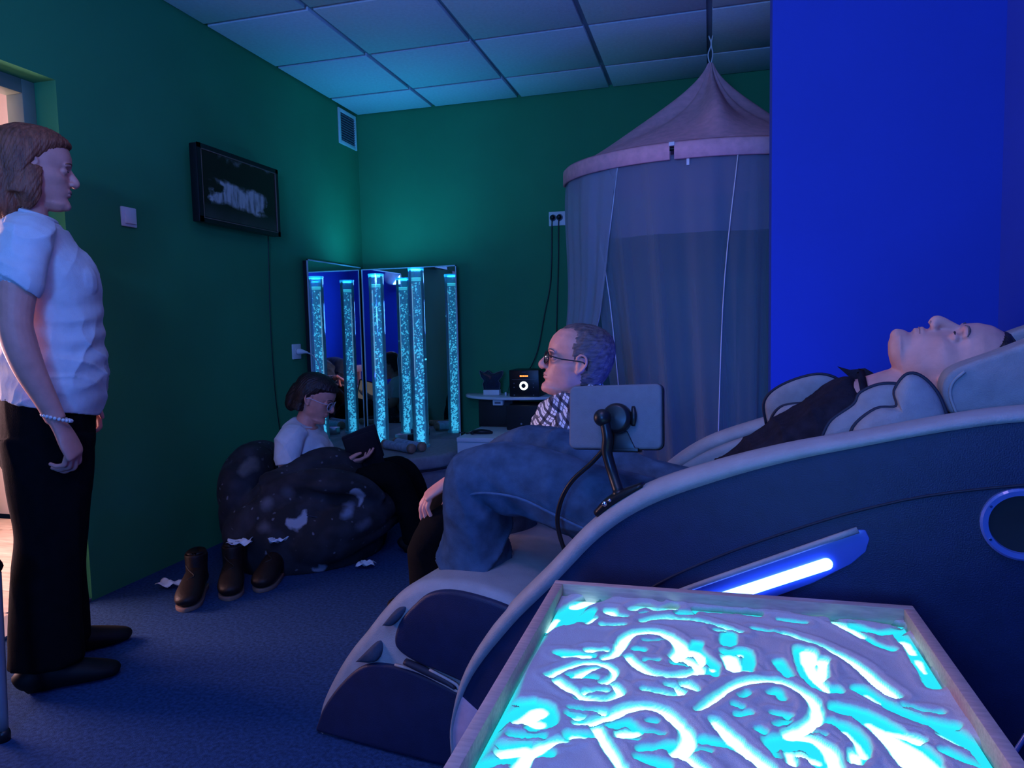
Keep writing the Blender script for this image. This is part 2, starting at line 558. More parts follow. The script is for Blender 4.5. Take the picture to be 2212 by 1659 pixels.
# television: waterfall picture on the screen
def screen_material():
    m, nt, b = new_mat('waterfall_screen')
    N, L = nt.nodes, nt.links
    tc = N.new('ShaderNodeTexCoord')
    sp = N.new('ShaderNodeSeparateXYZ')
    L.new(tc.outputs['Generated'], sp.inputs[0])
    nz = N.new('ShaderNodeTexNoise'); nz.inputs['Scale'].default_value = 5; nz.inputs['Detail'].default_value = 5
    L.new(tc.outputs['Generated'], nz.inputs['Vector'])
    mp = N.new('ShaderNodeMapping'); mp.inputs['Scale'].default_value = (1, 26, 3)
    L.new(tc.outputs['Generated'], mp.inputs['Vector'])
    st = N.new('ShaderNodeTexNoise'); st.inputs['Scale'].default_value = 1.0; st.inputs['Detail'].default_value = 3
    L.new(mp.outputs['Vector'], st.inputs['Vector'])

    def mth(op, a, bb, clamp=False):
        n = N.new('ShaderNodeMath'); n.operation = op; n.use_clamp = clamp
        for i, q in enumerate((a, bb)):
            if isinstance(q, (int, float)):
                n.inputs[i].default_value = q
            else:
                L.new(q, n.inputs[i])
        return n.outputs[0]
    y, z = sp.outputs['Y'], sp.outputs['Z']
    wob = mth('MULTIPLY', mth('SUBTRACT', nz.outputs['Fac'], 0.5), 0.55)
    # soft box in y and z for the falls, sinking a little to the right
    zc = mth('ADD', z, mth('MULTIPLY', mth('SUBTRACT', y, 0.5), 0.10))
    dy = mth('ABSOLUTE', mth('SUBTRACT', mth('ADD', y, wob), 0.50), 0)
    dz = mth('ABSOLUTE', mth('SUBTRACT', mth('ADD', zc, mth('MULTIPLY', wob, 0.5)), 0.42), 0)
    my = mth('MULTIPLY', mth('SUBTRACT', 0.36, dy), 14, True)
    mz = mth('MULTIPLY', mth('SUBTRACT', 0.20, dz), 14, True)
    falls = mth('MULTIPLY', my, mz)
    stripes = mth('MULTIPLY', mth('SUBTRACT', st.outputs['Fac'], 0.18), 2.6, True)
    falls = mth('MULTIPLY', falls, stripes)
    sky = mth('MULTIPLY', mth('SUBTRACT', mth('ADD', z, mth('MULTIPLY', wob, 1.2)), 0.97), 9, True)
    pool = mth('MULTIPLY', mth('MULTIPLY', mth('SUBTRACT', 0.24, z), 6, True), mth('MULTIPLY', nz.outputs['Fac'], 0.35))
    tot = mth('ADD', falls, mth('ADD', mth('MULTIPLY', sky, 0.55), pool), True)
    cr = N.new('ShaderNodeValToRGB')
    cr.color_ramp.elements[0].color = (0.004, 0.004, 0.006, 1)
    cr.color_ramp.elements[1].color = (0.12, 0.19, 0.34, 1)
    e = cr.color_ramp.elements.new(0.35); e.color = (0.022, 0.035, 0.055, 1)
    L.new(tot, cr.inputs['Fac'])
    L.new(cr.outputs['Color'], b.inputs['Base Color'])
    b.inputs['Base Color'].default_value = (0, 0, 0, 1)
    L.new(cr.outputs['Color'], b.inputs['Emission Color'])
    b.inputs['Emission Strength'].default_value = 0.18
    b.inputs['Roughness'].default_value = 0.22
    return m


tv = empty('television', (XL, 3.245, 1.762), label='black flat television showing a waterfall on the green wall', cat='television')
TW, TH_ = 0.325, 0.182
obj('wall_bracket', MB().box(0.0, 0.04, -0.10, 0.10, -0.08, 0.08), M['black_matte'], tv)
obj('tv_case', MB().box(0.035, 0.078, -TW, TW, -TH_, TH_), M['black_plastic'], tv, bevel=0.006)
bz = MB()
bz.box(0.078, 0.084, -TW, TW, TH_ - 0.022, TH_).box(0.078, 0.084, -TW, TW, -TH_, -TH_ + 0.026)
bz.box(0.078, 0.084, -TW, -TW + 0.022, -TH_, TH_).box(0.078, 0.084, TW - 0.022, TW, -TH_, TH_)
obj('bezel', bz, M['black_plastic'], tv)
ln = MB()
a, b2 = TW - 0.022, TH_ - 0.022
ln.box(0.0785, 0.0848, -a, a, b2 - 0.004, b2).box(0.0785, 0.0848, -a, a, -b2 - 0.004, -b2)
ln.box(0.0785, 0.0848, -a, -a + 0.004, -b2, b2).box(0.0785, 0.0848, a - 0.004, a, -b2, b2)
obj('bezel_line', ln, M['brown_line'], tv)
obj('screen', MB().box(0.0765, 0.0795, -TW + 0.02, TW - 0.02, -TH_ + 0.02, TH_ - 0.02), screen_material(), tv)
obj('television_cable', MB().tube([(0.02, 0, 0), (0.012, 0.003, -0.2), (0.010, -0.004, -0.5), (0.011, 0.01, -0.9),
    (0.012, 0.06, -1.25), (0.012, 0.10, -1.55)], 0.0028, 6), M['black_plastic'], loc=(XL, 3.545, 1.585), smooth=True,
    label='thin black cable hanging down the wall below the television', cat='cable')

so = empty('wall_socket', (XL, 3.80, 0.935), label='white wall socket with a white plug beside the mirror', cat='socket')
obj('socket_plate', MB().box(0, 0.010, -0.045, 0.045, -0.045, 0.045), M['white_plastic'], so, bevel=0.004)
obj('socket_well', MB().lathe([(0.024, 0), (0.024, 0.004), (0.019, 0.004), (0.019, 0.001)], n=24).xf([[0, 0, 1], [0, 1, 0], [-1, 0, 0]], (0.008, 0, 0)), M['white_plastic'], so)
pg = empty('power_plug', (XL, 3.80, 0.935), label='white plug and white lead in the socket left of the mirror', cat='plug')
obj('plug_body', MB().loft([(0.012, 0, 0, 0.018, 0.018), (0.03, 0.004, 0, 0.017, 0.016), (0.05, 0.018, -0.004, 0.009, 0.010), (0.06, 0.03, -0.008, 0.006, 0.006)], hint=(0, 0, 1)), M['white_plastic'], pg, smooth=True)
obj('lead', MB().tube([(0.055, 0.024, -0.006), (0.075, 0.07, -0.03), (0.085, 0.12, -0.11), (0.06, 0.16, -0.3), (0.05, 0.2, -0.6)], 0.004, 8), M['white_plastic'], pg, smooth=True)

# ------------------------------------------------------------------ mirror corner with bubble tubes
def mirror_material():
    m, nt, b = new_mat('acrylic_mirror')
    N, L = nt.nodes, nt.links
    b.inputs['Base Color'].default_value = (0.80, 0.84, 0.86, 1)
    b.inputs['Metallic'].default_value = 1.0
    b.inputs['Roughness'].default_value = 0.015
    tc = N.new('ShaderNodeTexCoord')
    nz = N.new('ShaderNodeTexNoise'); nz.inputs['Scale'].default_value = 1.6; nz.inputs['Detail'].default_value = 0
    L.new(tc.outputs['Object'], nz.inputs['Vector'])
    bp = N.new('ShaderNodeBump'); bp.inputs['Strength'].default_value = 0.06; bp.inputs['Distance'].default_value = 0.02
    L.new(nz.outputs['Fac'], bp.inputs['Height'])
    L.new(bp.outputs['Normal'], b.inputs['Normal'])
    return m


M['mirror'] = mirror_material()
M['mirror_edge'] = mat('mirror_edge', (0.45, 0.55, 0.60), 0.3, 0.05, 10)
mi = empty('wall_mirror', (-2.335, 4.24, 0.30), label='tall mirror panel on the left wall behind the bubble tubes', cat='mirror', group='corner mirrors')
obj('backing', MB().box(-0.03, 0.0, -0.345, 0.335, 0, 1.18), M['black_matte'], mi)
obj('mirror_glass', MB().box(0.0, 0.004, -0.345, 0.335, 0, 1.18), M['mirror'], mi)
e = MB()
e.box(-0.001, 0.007, -0.352, -0.345, 0, 1.187).box(-0.001, 0.007, -0.352, 0.335, 1.18, 1.187)
obj('edge_trim', e, M['mirror_edge'], mi)
mi = empty('wall_mirror', (-1.98, 4.575, 0.30), label='tall mirror panel on the back wall beside the low white table', cat='mirror', group='corner mirrors')
obj('backing', MB().box(-0.335, 0.345, 0.0, 0.03, 0, 1.165), M['black_matte'], mi)
obj('mirror_glass', MB().box(-0.335, 0.345, -0.004, 0.0, 0, 1.165), M['mirror'], mi)
e = MB()
e.box(0.345, 0.352, -0.007, 0.002, 0, 1.172).box(-0.335, 0.352, -0.007, 0.002, 1.165, 1.172).box(-0.342, -0.335, -0.007, 0.002, 0, 1.172)
obj('edge_trim', e, M['mirror_edge'], mi)

# padded corner podium
pd = empty('corner_podium', (XL, YB, 0), label='grey padded corner podium carrying the bubble tubes', cat='podium')
def podium_outline(g):
    pts = [(0.004, -0.004), (0.86 + g, -0.004), (0.86 + g, -0.42)]
    for k in range(1, 8):
        t = k / 8 * math.pi / 2
        pts.append((0.56 + (0.30 + g) * math.cos(t), -0.50 - (0.36 + g) * math.sin(t)))
    pts += [(0.45, -0.875 - g), (0.004, -0.90 - g)]
    return pts
po = podium_outline(0.0)
obj('podium_base', MB().prism(po, lambda a, b: (a, b, 0.0), lambda a, b: (a, b, 0.215)), M['grey_fabric'], pd, bevel=0.006)
po = podium_outline(0.022)
obj('podium_cushion', MB().prism(po, lambda a, b: (a, b, 0.215), lambda a, b: (a, b, 0.30)), M['grey_fabric'], pd, bevel=0.026, seg=4)
obj('cushion_piping', MB().tube([(a, b, 0.214) for a, b in podium_outline(0.024)[2:]], 0.005, 8, 2), M['piping'], pd, smooth=True)


def clear_material(name, color, trans, glossy=0.1, em=0.0):
    m = bpy.data.materials.new(name); m.use_nodes = True
    nt = m.node_tree; N, L = nt.nodes, nt.links
    N.clear()
    out = N.new('ShaderNodeOutputMaterial')
    tr = N.new('ShaderNodeBsdfTransparent'); tr.inputs[0].default_value = (0.9, 0.97, 1.0, 1)
    gl = N.new('ShaderNodeBsdfGlossy'); gl.inputs['Roughness'].default_value = 0.06; gl.inputs[0].default_value = (0.9, 0.95, 1, 1)
    lw = N.new('ShaderNodeLayerWeight'); lw.inputs['Blend'].default_value = 0.35
    mx = N.new('ShaderNodeMixShader')
    L.new(lw.outputs['Fresnel'], mx.inputs[0]); L.new(tr.outputs[0], mx.inputs[1]); L.new(gl.outputs[0], mx.inputs[2])
    last = mx
    if em:
        ems = N.new('ShaderNodeEmission'); ems.inputs[0].default_value = (*color, 1); ems.inputs[1].default_value = em
        m2 = N.new('ShaderNodeMixShader'); m2.inputs[0].default_value = 1 - trans
        L.new(mx.outputs[0], m2.inputs[1]); L.new(ems.outputs[0], m2.inputs[2]); last = m2
    else:
        df = N.new('ShaderNodeBsdfDiffuse'); df.inputs[0].default_value = (*color, 1)
        m2 = N.new('ShaderNodeMixShader'); m2.inputs[0].default_value = 1 - trans
        L.new(mx.outputs[0], m2.inputs[1]); L.new(df.outputs[0], m2.inputs[2]); last = m2
    L.new(last.outputs[0], out.inputs['Surface'])
    return m


M['acrylic'] = clear_material('clear_acrylic_tube', (0.6, 0.8, 0.9), 0.90)
M['lit_water'] = clear_material('lit_water_column', (0.025, 0.22, 0.50), 0.5, em=0.75)
M['tube_rim'] = clear_material('acrylic_rim', (0.35, 0.75, 0.85), 0.5)
M['bubble'] = emission('lit_bubbles', (0.10, 0.72, 1.0), 1.5, (0.3, 0.6, 0.7))
M['water_top'] = emission('lit_water_surface', (0.06, 0.75, 0.90), 1.3)
M['streak'] = emission('painted_reflection', (0.45, 0.72, 1.0), 0.9)


def bubble_tube(x, y, h, wl, label, seed):
    t = empty('bubble_tube', (x, y, 0.301), label=label, cat='bubble lamp', group='bubble tubes on the podium')
    R = 0.0485
    obj('acrylic_tube', MB().lathe([(R, 0), (R, h), (R - 0.003, h), (R - 0.003, 0)], n=40, closed=True), M['acrylic'], t, smooth=False, bevel=0.0)
    w = obj('water_column', MB().lathe([(R - 0.005, 0.002), (R - 0.005, wl)], n=40), M['lit_water'], t)
    obj('water_surface', MB().lathe([(0.0, wl - 0.012), (R - 0.006, wl - 0.012), (R - 0.006, wl + 0.004), (0.0, wl + 0.001)], n=32), M['water_top'], t)
    obj('tube_rim', MB().lathe([(R + 0.002, h - 0.012), (R + 0.002, h), (R - 0.005, h), (R - 0.005, h - 0.012)], n=40, closed=True), M['tube_rim'], t)
    obj('base_ring', MB().lathe([(R + 0.006, -0.0005), (R + 0.006, 0.012), (R + 0.001, 0.014)], n=40), M['tube_rim'], t)
    r = np.random.default_rng(seed)
    bm = MB()
    unit = MB().ball((0, 0, 0), 1.0, 7, 5)
    U = np.array(unit.v)
    for k in range(430):
        z = wl * (r.random() ** 1.25)
        if z > wl - 0.02:
            continue
        a = r.random() * 6.283
        rr = (R - 0.012) * math.sqrt(r.random())
        cx = rr * math.cos(a) * (0.55 + 0.45 * min(1, z / 0.5)) + 0.010 * math.sin(z * 9 + seed)
        cy = rr * math.sin(a)
        s = 0.0016 + 0.0034 * r.random() ** 2 + 0.0016 * (1 - z / wl)
        tilt = 0.5 + 0.4 * r.random()
        sc = np.array([s * 1.2, s, s * (1.0 + 0.8 * r.random())])
        V = (U * sc) @ np.array([[math.cos(tilt), 0, math.sin(tilt)], [0, 1, 0], [-math.sin(tilt), 0, math.cos(tilt)]]).T
        bm.add(V + np.array([cx, cy, z]), unit.f)
    obj('bubbles', bm, M['bubble'], t, smooth=True, recalc=False, kind='stuff')
    # glowing rods added to imitate a pale reflection line down one side
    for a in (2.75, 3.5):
        obj('reflection_streak', MB().tube([((R - 0.009) * math.cos(a), (R - 0.009) * math.sin(a), wl * 0.42), ((R - 0.009) * math.cos(a), (R - 0.009) * math.sin(a), wl - 0.03)], 0.0035, 8, 1), M['streak'], t, smooth=True)
    return t


bubble_tube(-1.783, 4.251, 1.135, 1.068, 'bright bubble tube nearest the front edge of the grey podium', 3)
bubble_tube(-2.110, 4.356, 1.118, 1.045, 'bubble tube further left, close to the mirror corner', 11)
# lamp inside the top of each tube, shining up at the ceiling
for x, y, z in ((-1.783, 4.251, 1.418), (-2.110, 4.356, 1.40)):
    l_ = area_light('tube_lamp', (x, y, z), (x, y, z + 1), 0.085, 0.085, (0.03, 0.46, 1.0), 3.4)
    l_.data.shape = 'DISK'

# wooden rain sticks and a shaker lying on the podium
def stick(p0, p1, r, name, label, m, group=None, caps=True):
    p0, p1 = np.array(p0, float), np.array(p1, float)
    t = empty(name, tuple(p0), label=label, cat='rain stick' if 'rain' in name else 'instrument', group=group)
    d = p1 - p0
    obj('shaft', MB().loft([(0, 0, 0, r * 0.9, r * 0.9), (*(d * 0.1), r, r), (*(d * 0.5), r * 0.94, r * 0.94), (*(d * 0.9), r, r), (*d, r * 0.9, r * 0.9)], hint=(0, 0, 1), n=14), m, t, smooth=True)
    if caps:
        u = d / np.linalg.norm(d)
        for q, s in ((np.zeros(3), -1), (d, 1)):
            obj('end_cap', MB().loft([(*(q - u * 0.014 * s), r * 1.02, r * 1.02), (*(q + u * 0.008 * s), r * 1.06, r * 1.06), (*(q + u * 0.016 * s), r * 0.7, r * 0.7)], hint=(0, 0, 1), n=14, sub=2), M['stick_wood'], t, smooth=True)
    return t


M['gauze'] = mat('pale_blue_wrap', (0.30, 0.38, 0.50), 0.8, 0.25, 40, 0.3, 120)
stick((-1.74, 3.99, 0.333), (-1.98, 4.13, 0.333), 0.028, 'rain_stick', 'pale wrapped rain stick with wooden ends, nearer the podium edge', M['gauze'], 'rain sticks on the podium')
stick((-1.70, 4.06, 0.333), (-1.94, 4.21, 0.333), 0.028, 'rain_stick', 'pale wrapped rain stick with wooden ends, nearer the bright tube', M['gauze'], 'rain sticks on the podium')
stick((-1.96, 3.925, 0.325), (-2.09, 3.955, 0.325), 0.022, 'wooden_shaker', 'short wooden shaker on the podium in front of the left tube', M['stick_wood'])
bx = empty('small_box', (-1.98, 4.44, 0.301), label='small dark box standing behind the tubes by the mirror', cat='box')
obj('box_body', MB().box(-0.06, 0.03, -0.03, 0.03, 0, 0.05), M['metal_grey'], bx, bevel=0.004)
obj('box_end', MB().box(0.031, 0.062, -0.03, 0.03, 0, 0.05), M['black_plastic'], bx, bevel=0.004)

# low white table with player and clutter
tb = empty('low_table', (-1.465, 4.03, 0), label='low white side table between the podium and the canopy', cat='table')
obj('table_top', MB().box(0, 0.62, 0, 0.66, 0.372, 0.40), M['white_plastic'], tb, bevel=0.005)
obj('table_apron', MB().box(0.0, 0.60, 0.012, 0.03, 0.30, 0.372), M['white_plastic'], tb, bevel=0.002)
for (lx, ly) in ((0.012, 0.012), (0.56, 0.012), (0.012, 0.59), (0.56, 0.59)):
    obj('leg', MB().box(lx, lx + 0.045, ly + 0.02, ly + 0.062, 0, 0.372), M['white_plastic'], tb, bevel=0.003)
g = empty('dark_toy', (-1.36, 4.17, 0.401), label='small dark tangled toy lying on the low table', cat='toy')
obj('toy_body', MB().loft([(-0.05, 0.005, 0.012, 0.012, 0.010), (0.0, 0, 0.016, 0.022, 0.015), (0.05, 0.012, 0.013, 0.014, 0.012), (0.075, 0.016, 0.008, 0.006, 0.006)], hint=(0, 1, 0)), M['black_plastic'], g, smooth=True)
obj('toy_cord', MB().tube([(-0.05, 0, 0.01), (-0.08, -0.02, 0.006), (-0.10, 0.015, 0.005), (-0.14, 0.005, 0.005)], 0.004, 6), M['black_plastic'], g, smooth=True)
obj('toy_knob', MB().ball((-0.04, -0.035, 0.012), (0.014, 0.012, 0.011)), M['black_plastic'], g, smooth=True)

k = empty('speaker_cabinet', (-1.475, 4.50, 0.401), label='large black speaker cabinet under the wall shelf, left one', cat='speaker')
obj('cabinet_body', MB().box(0, 0.235, 0, 0.17, 0, 0.175), M['black_matte'], k, bevel=0.004)
obj('speaker_grille', MB().box(0.012, 0.223, -0.005, 0.0, 0.012, 0.163), M['black_matte'], k, bevel=0.002)
k = empty('media_player', (-1.235, 4.36, 0.401), label='black media player with a small silver badge under the wall shelf', cat='player')
obj('player_body', MB().box(-0.01, 0.28, 0.0, 0.26, 0.0, 0.155), M['black_matte'], k, bevel=0.005)
obj('badge', MB().box(0.075, 0.105, -0.0025, 0.0, 0.074, 0.080), M['chrome'], k)
obj('power_button', MB().lathe([(0.006, 0), (0.006, 0.003)], n=16).xf([[1, 0, 0], [0, 0, -1], [0, 1, 0]], (0.088, 0.0, 0.040)), M['metal_grey'], k)

# half-round white wall shelf
sh = empty('wall_shelf', (-1.22, YB, 0.585), label='half-round white wall shelf holding the stereo', cat='shelf')
pts = [(0.40 * math.cos(t), -0.30 * math.sin(t)) for t in np.linspace(0, math.pi, 25)]
obj('shelf_board', MB().prism(pts, lambda a, b: (a, b - 0.002, 0), lambda a, b: (a, b - 0.002, 0.018)), M['white_plastic'], sh, bevel=0.004)
for xx in (-0.22, 0.2):
    obj('bracket', MB().prism([(0, 0), (-0.14, 0), (0, -0.05)], lambda a, b: (xx - 0.01, a - 0.002, b), lambda a, b: (xx + 0.01, a - 0.002, b)), M['white_plastic'], sh)
w = empty('router_box', (-1.33, 4.50, 0.545), label='small white box fixed under the front of the wall shelf', cat='box')
obj('box_shell', MB().box(-0.035, 0.035, -0.04, 0.04, 0.0, 0.038), M['white_plastic'], w, bevel=0.006)
obj('box_label', MB().box(-0.02, 0.02, -0.0415, -0.04, 0.012, 0.024), M['tablet_back'], w)

st = empty('stereo', (-1.145, 4.44, 0.604), label='black cube stereo with orange display and white ring of light', cat='stereo')
obj('stereo_body', MB().box(-0.098, 0.098, 0, 0.20, 0.002, 0.172), M['black_plastic'], st, bevel=0.005)
obj('front_seam', MB().box(-0.08, 0.08, -0.002, 0.001, 0.110, 0.1115), M['metal_grey'], st)
obj('display', MB().box(-0.032, 0.030, -0.002, 0.001, 0.128, 0.141), M['black_plastic'], st)
dg = MB()
xx = -0.026
for wd in (0.012, 0.004, 0.007, 0.004, 0.008, 0.007):
    dg.box(xx, xx + wd, -0.003, -0.002, 0.130, 0.139); xx += wd + 0.0022
obj('display_digits', dg, M['led_orange'], st)
obj('maker_badge', MB().box(-0.014, 0.014, -0.0015, 0.001, 0.157, 0.160), M['tablet_back'], st)
obj('volume_ring', MB().lathe([(0.027, 0), (0.027, 0.004), (0.015, 0.004), (0.015, 0.0)], n=36, closed=True).xf([[1, 0, 0], [0, 0, -1], [0, 1, 0]], (-0.002, 0.0, 0.072)), M['led_ring'], st, smooth=False)
obj('volume_knob', MB().lathe([(0.0145, 0), (0.0145, 0.010), (0.012, 0.012)], n=32).xf([[1, 0, 0], [0, 0, -1], [0, 1, 0]], (-0.002, 0.0, 0.072)), M['black_plastic'], st)
for bx_, bz_ in ((-0.066, 0.087), (-0.066, 0.062), (0.062, 0.087), (0.062, 0.062), (-0.066, 0.012), (0.062, 0.012)):
    obj('button', MB().lathe([(0.004, 0), (0.004, 0.003)], n=12).xf([[1, 0, 0], [0, 0, -1], [0, 1, 0]], (bx_, 0, bz_)), M['tablet_back'], st)

# dark translucent owl-shaped ornament with white base on the shelf
M['smoke_glass'] = clear_material('smoked_ornament', (0.03, 0.035, 0.07), 0.35)
ow = empty('ornament', (-1.40, 4.60, 0.604), label='dark winged ornament on a white block at the shelf end', cat='ornament')
obj('block', MB().box(-0.055, 0.055, -0.05, 0.0, 0, 0.035), M['white_plastic'], ow, bevel=0.003)
pts = [(-0.055, 0.035), (-0.06, 0.075), (-0.05, 0.095), (-0.07, 0.12), (-0.082, 0.165), (-0.05, 0.15), (-0.02, 0.165), (0.01, 0.142), (0.05, 0.155), (0.082, 0.16), (0.075, 0.125), (0.05, 0.095), (0.062, 0.075), (0.055, 0.035)]
obj('figure', MB().prism(pts, lambda a, b: (a, -0.04, b), lambda a, b: (a, -0.012, b)), M['smoke_glass'], ow, bevel=0.006)
obj('outline_wire', MB().tube([(a, -0.041, b) for a, b in pts], 0.0018, 6, 3), M['tablet_back'], ow, smooth=True)
pe = empty('pen_stand', (-1.285, 4.50, 0.604), label='tiny white peg with a black wire loop on the shelf', cat='stand')
obj('peg', MB().lathe([(0.007, 0), (0.007, 0.024), (0.004, 0.026)], n=14), M['white_plastic'], pe, smooth=True)
obj('wire_loop', MB().tube([(0, 0.03, 0), (0.012, 0.035, 0.05), (0.02, 0.04, 0.065), (0.03, 0.04, 0.045), (0.05, 0.045, 0.005), (0.10, 0.04, 0.003)], 0.002, 6), M['black_plastic'], pe, smooth=True)

# double socket with two black plugs and the cables running down to the shelf
so = empty('double_socket', (-0.964, YB, 1.753), label='white double socket on the green back wall left of the canopy', cat='socket')
obj('socket_plate', MB().box(-0.056, 0.056, -0.010, 0, -0.046, 0.046), M['white_plastic'], so, bevel=0.004)
for dx in (-0.027, 0.017):
    obj('socket_well', MB().lathe([(0.022, 0), (0.022, 0.003), (0.017, 0.003), (0.017, 0.0)], n=24, closed=True).xf([[1, 0, 0], [0, 0, -1], [0, 1, 0]], (dx, -0.010, 0.006)), M['tablet_back'], so)
def plug(dx, path, label):
    p = empty('power_plug', (-0.964 + dx, YB - 0.011, 1.759), label=label, cat='plug', group='black plugs in the double socket')
    obj('plug_body', MB().lathe([(0.016, 0), (0.017, 0.02), (0.012, 0.034)], n=20).xf([[1, 0, 0], [0, 0, -1], [0, 1, 0]]), M['black_plastic'], p, smooth=True)
    obj('lead', MB().tube(path, 0.0038, 8), M['black_plastic'], p, smooth=True)
plug(-0.027, [(0, -0.025, -0.008), (-0.004, -0.022, -0.06), (-0.02, -0.012, -0.4), (-0.065, -0.012, -0.62), (-0.11, -0.03, -0.85), (-0.15, -0.06, -0.965), (-0.17, -0.08, -0.99)], 'left black plug whose lead runs down behind the stereo')
plug(0.017, [(0, -0.025, -0.008), (-0.004, -0.022, -0.06), (-0.012, -0.012, -0.3), (-0.03, -0.012, -0.7), (-0.04, -0.02, -1.0), (-0.06, -0.03, -1.14)], 'right black plug whose lead drops behind the seated man')

# ------------------------------------------------------------------ hanging canopy with net drapes
def net_material(name, tfac, color):
    m = bpy.data.materials.new(name); m.use_nodes = True
    nt = m.node_tree; N, L = nt.nodes, nt.links
    N.clear()
    out = N.new('ShaderNodeOutputMaterial')
    tr = N.new('ShaderNodeBsdfTransparent')
    df = N.new('ShaderNodeBsdfDiffuse'); df.inputs[0].default_value = (*color, 1)
    tl = N.new('ShaderNodeBsdfTranslucent'); tl.inputs[0].default_value = (*color, 1)
    m1 = N.new('ShaderNodeMixShader'); m1.inputs[0].default_value = 0.35
    L.new(df.outputs[0], m1.inputs[1]); L.new(tl.outputs[0], m1.inputs[2])
    lw = N.new('ShaderNodeLayerWeight'); lw.inputs['Blend'].default_value = 0.45
    mr = N.new('ShaderNodeMapRange'); mr.inputs['To Min'].default_value = 1 - tfac; mr.inputs['To Max'].default_value = min(1.0, 1.45 - tfac)
    L.new(lw.outputs['Facing'], mr.inputs['Value'])
    mx = N.new('ShaderNodeMixShader')
    L.new(mr.outputs[0], mx.inputs[0]); L.new(tr.outputs[0], mx.inputs[1]); L.new(m1.outputs[0], mx.inputs[2])
    L.new(mx.outputs[0], out.inputs['Surface'])
    return m


M['net'] = net_material('white_net', 0.70, (0.50, 0.56, 0.66))
M['net_double'] = net_material('white_net_doubled', 0.48, (0.52, 0.58, 0.68))
M['skirt'] = net_material('inner_skirt', 0.55, (0.45, 0.42, 0.52))
TC, TR, TZ = np.array((-0.05, 3.97)), 0.70, 1.862
AP = (0.055, 0.07)   # the hook hangs a little off the hoop centre
tn = empty('bed_canopy', (TC[0], TC[1], 0), label='mauve hanging canopy with white net drapes under the ceiling', cat='canopy')
HT = 0.035   # hoop leans a little toward the room


def hoop(th, r=1.0, dz=0.0):
    th = np.asarray(th, float)
    return np.stack([TR * r * np.cos(th), TR * r * np.sin(th), TZ + HT * np.sin(th) + dz + 0 * th], -1)


nth, nt_ = 120, 26
th = np.linspace(0, 2 * np.pi, nth, endpoint=False)
rows = []
for i in range(nt_):
    t = i / (nt_ - 1)
    prof = 0.02 + (1 - 0.02) * t ** 1.38 * (0.84 + 0.16 * t)
    fold = 0.11 * np.sin(4 * th + 0.9) * math.sin(math.pi * min(1, t * 1.05)) + 0.09 * np.sin(9 * th + 2.0 * t) * (1 - t) ** 0.7 * t ** 0.3 \
        + 0.16 * np.exp(-((np.mod(th, 2 * np.pi) - 4.85) / 0.13) ** 2) * math.sin(math.pi * t)
    r = prof + fold * prof ** 0.4 * (1 - t ** 3)
    z = 2.405 + (TZ - 2.405) * (t ** 0.92) + HT * np.sin(th) * t - 0.0
    rows.append(np.stack([TR * r * np.cos(th) + AP[0] * (1 - t), TR * r * np.sin(th) + AP[1] * (1 - t), z], -1))
obj('canopy_cone', MB().grid(np.array(rows), wrap=True), M['canopy'], tn, smooth=True)
# stiff band round the hoop, split by a gap at the front
def band(t0, t1):
    tt = np.linspace(t0, t1, max(4, int((t1 - t0) * 22)))
    G = [hoop(tt, 1.0, 0.012), hoop(tt, 1.018, 0.0), hoop(tt, 1.02, -0.065), hoop(tt, 1.008, -0.068), hoop(tt, 1.0, -0.06), hoop(tt, 0.985, 0.0)]
    mb_ = MB().grid(np.array(G).transpose(1, 0, 2), wrap=True)
    return mb_
GAP = math.radians(261.3)
obj('band', band(math.radians(188), GAP - 0.014), M['canopy'], tn, smooth=True)
obj('band', band(GAP + 0.014, math.radians(540)), M['canopy'], tn, smooth=True)
obj('hoop', MB().tube([tuple(p) for p in hoop(np.linspace(0, 2 * np.pi, 49), 1.0, -0.02)], 0.008, 8, 1), M['black_plastic'], tn, smooth=True)
obj('clip', MB().box(-0.012, 0.012, -0.008, 0.006, -0.012, 0.004), M['white_plastic'], tn, loc=tuple(hoop(GAP, 1.015, 0.002)), rz=GAP + math.pi / 2)
obj('tag', MB().box(-0.006, 0.006, -0.001, 0.001, -0.035, 0.0), M['white_plastic'], tn, loc=tuple(hoop(math.radians(266.7), 1.0, -0.06)), rz=math.radians(-8))
obj('hanging_loop', MB().tube([(0.0, 0.0, 2.39), (0.012, 0, 2.45), (0.004, 0, 2.50), (0.012, 0.0, 2.545)], 0.0035, 8).tube([(0.0, 0.0, 2.39), (-0.012, 0, 2.45), (0.004, 0, 2.50), (-0.008, 0.0, 2.545)], 0.0035, 8), M['white_plastic'], tn, smooth=True, loc=(AP[0], AP[1], 0))


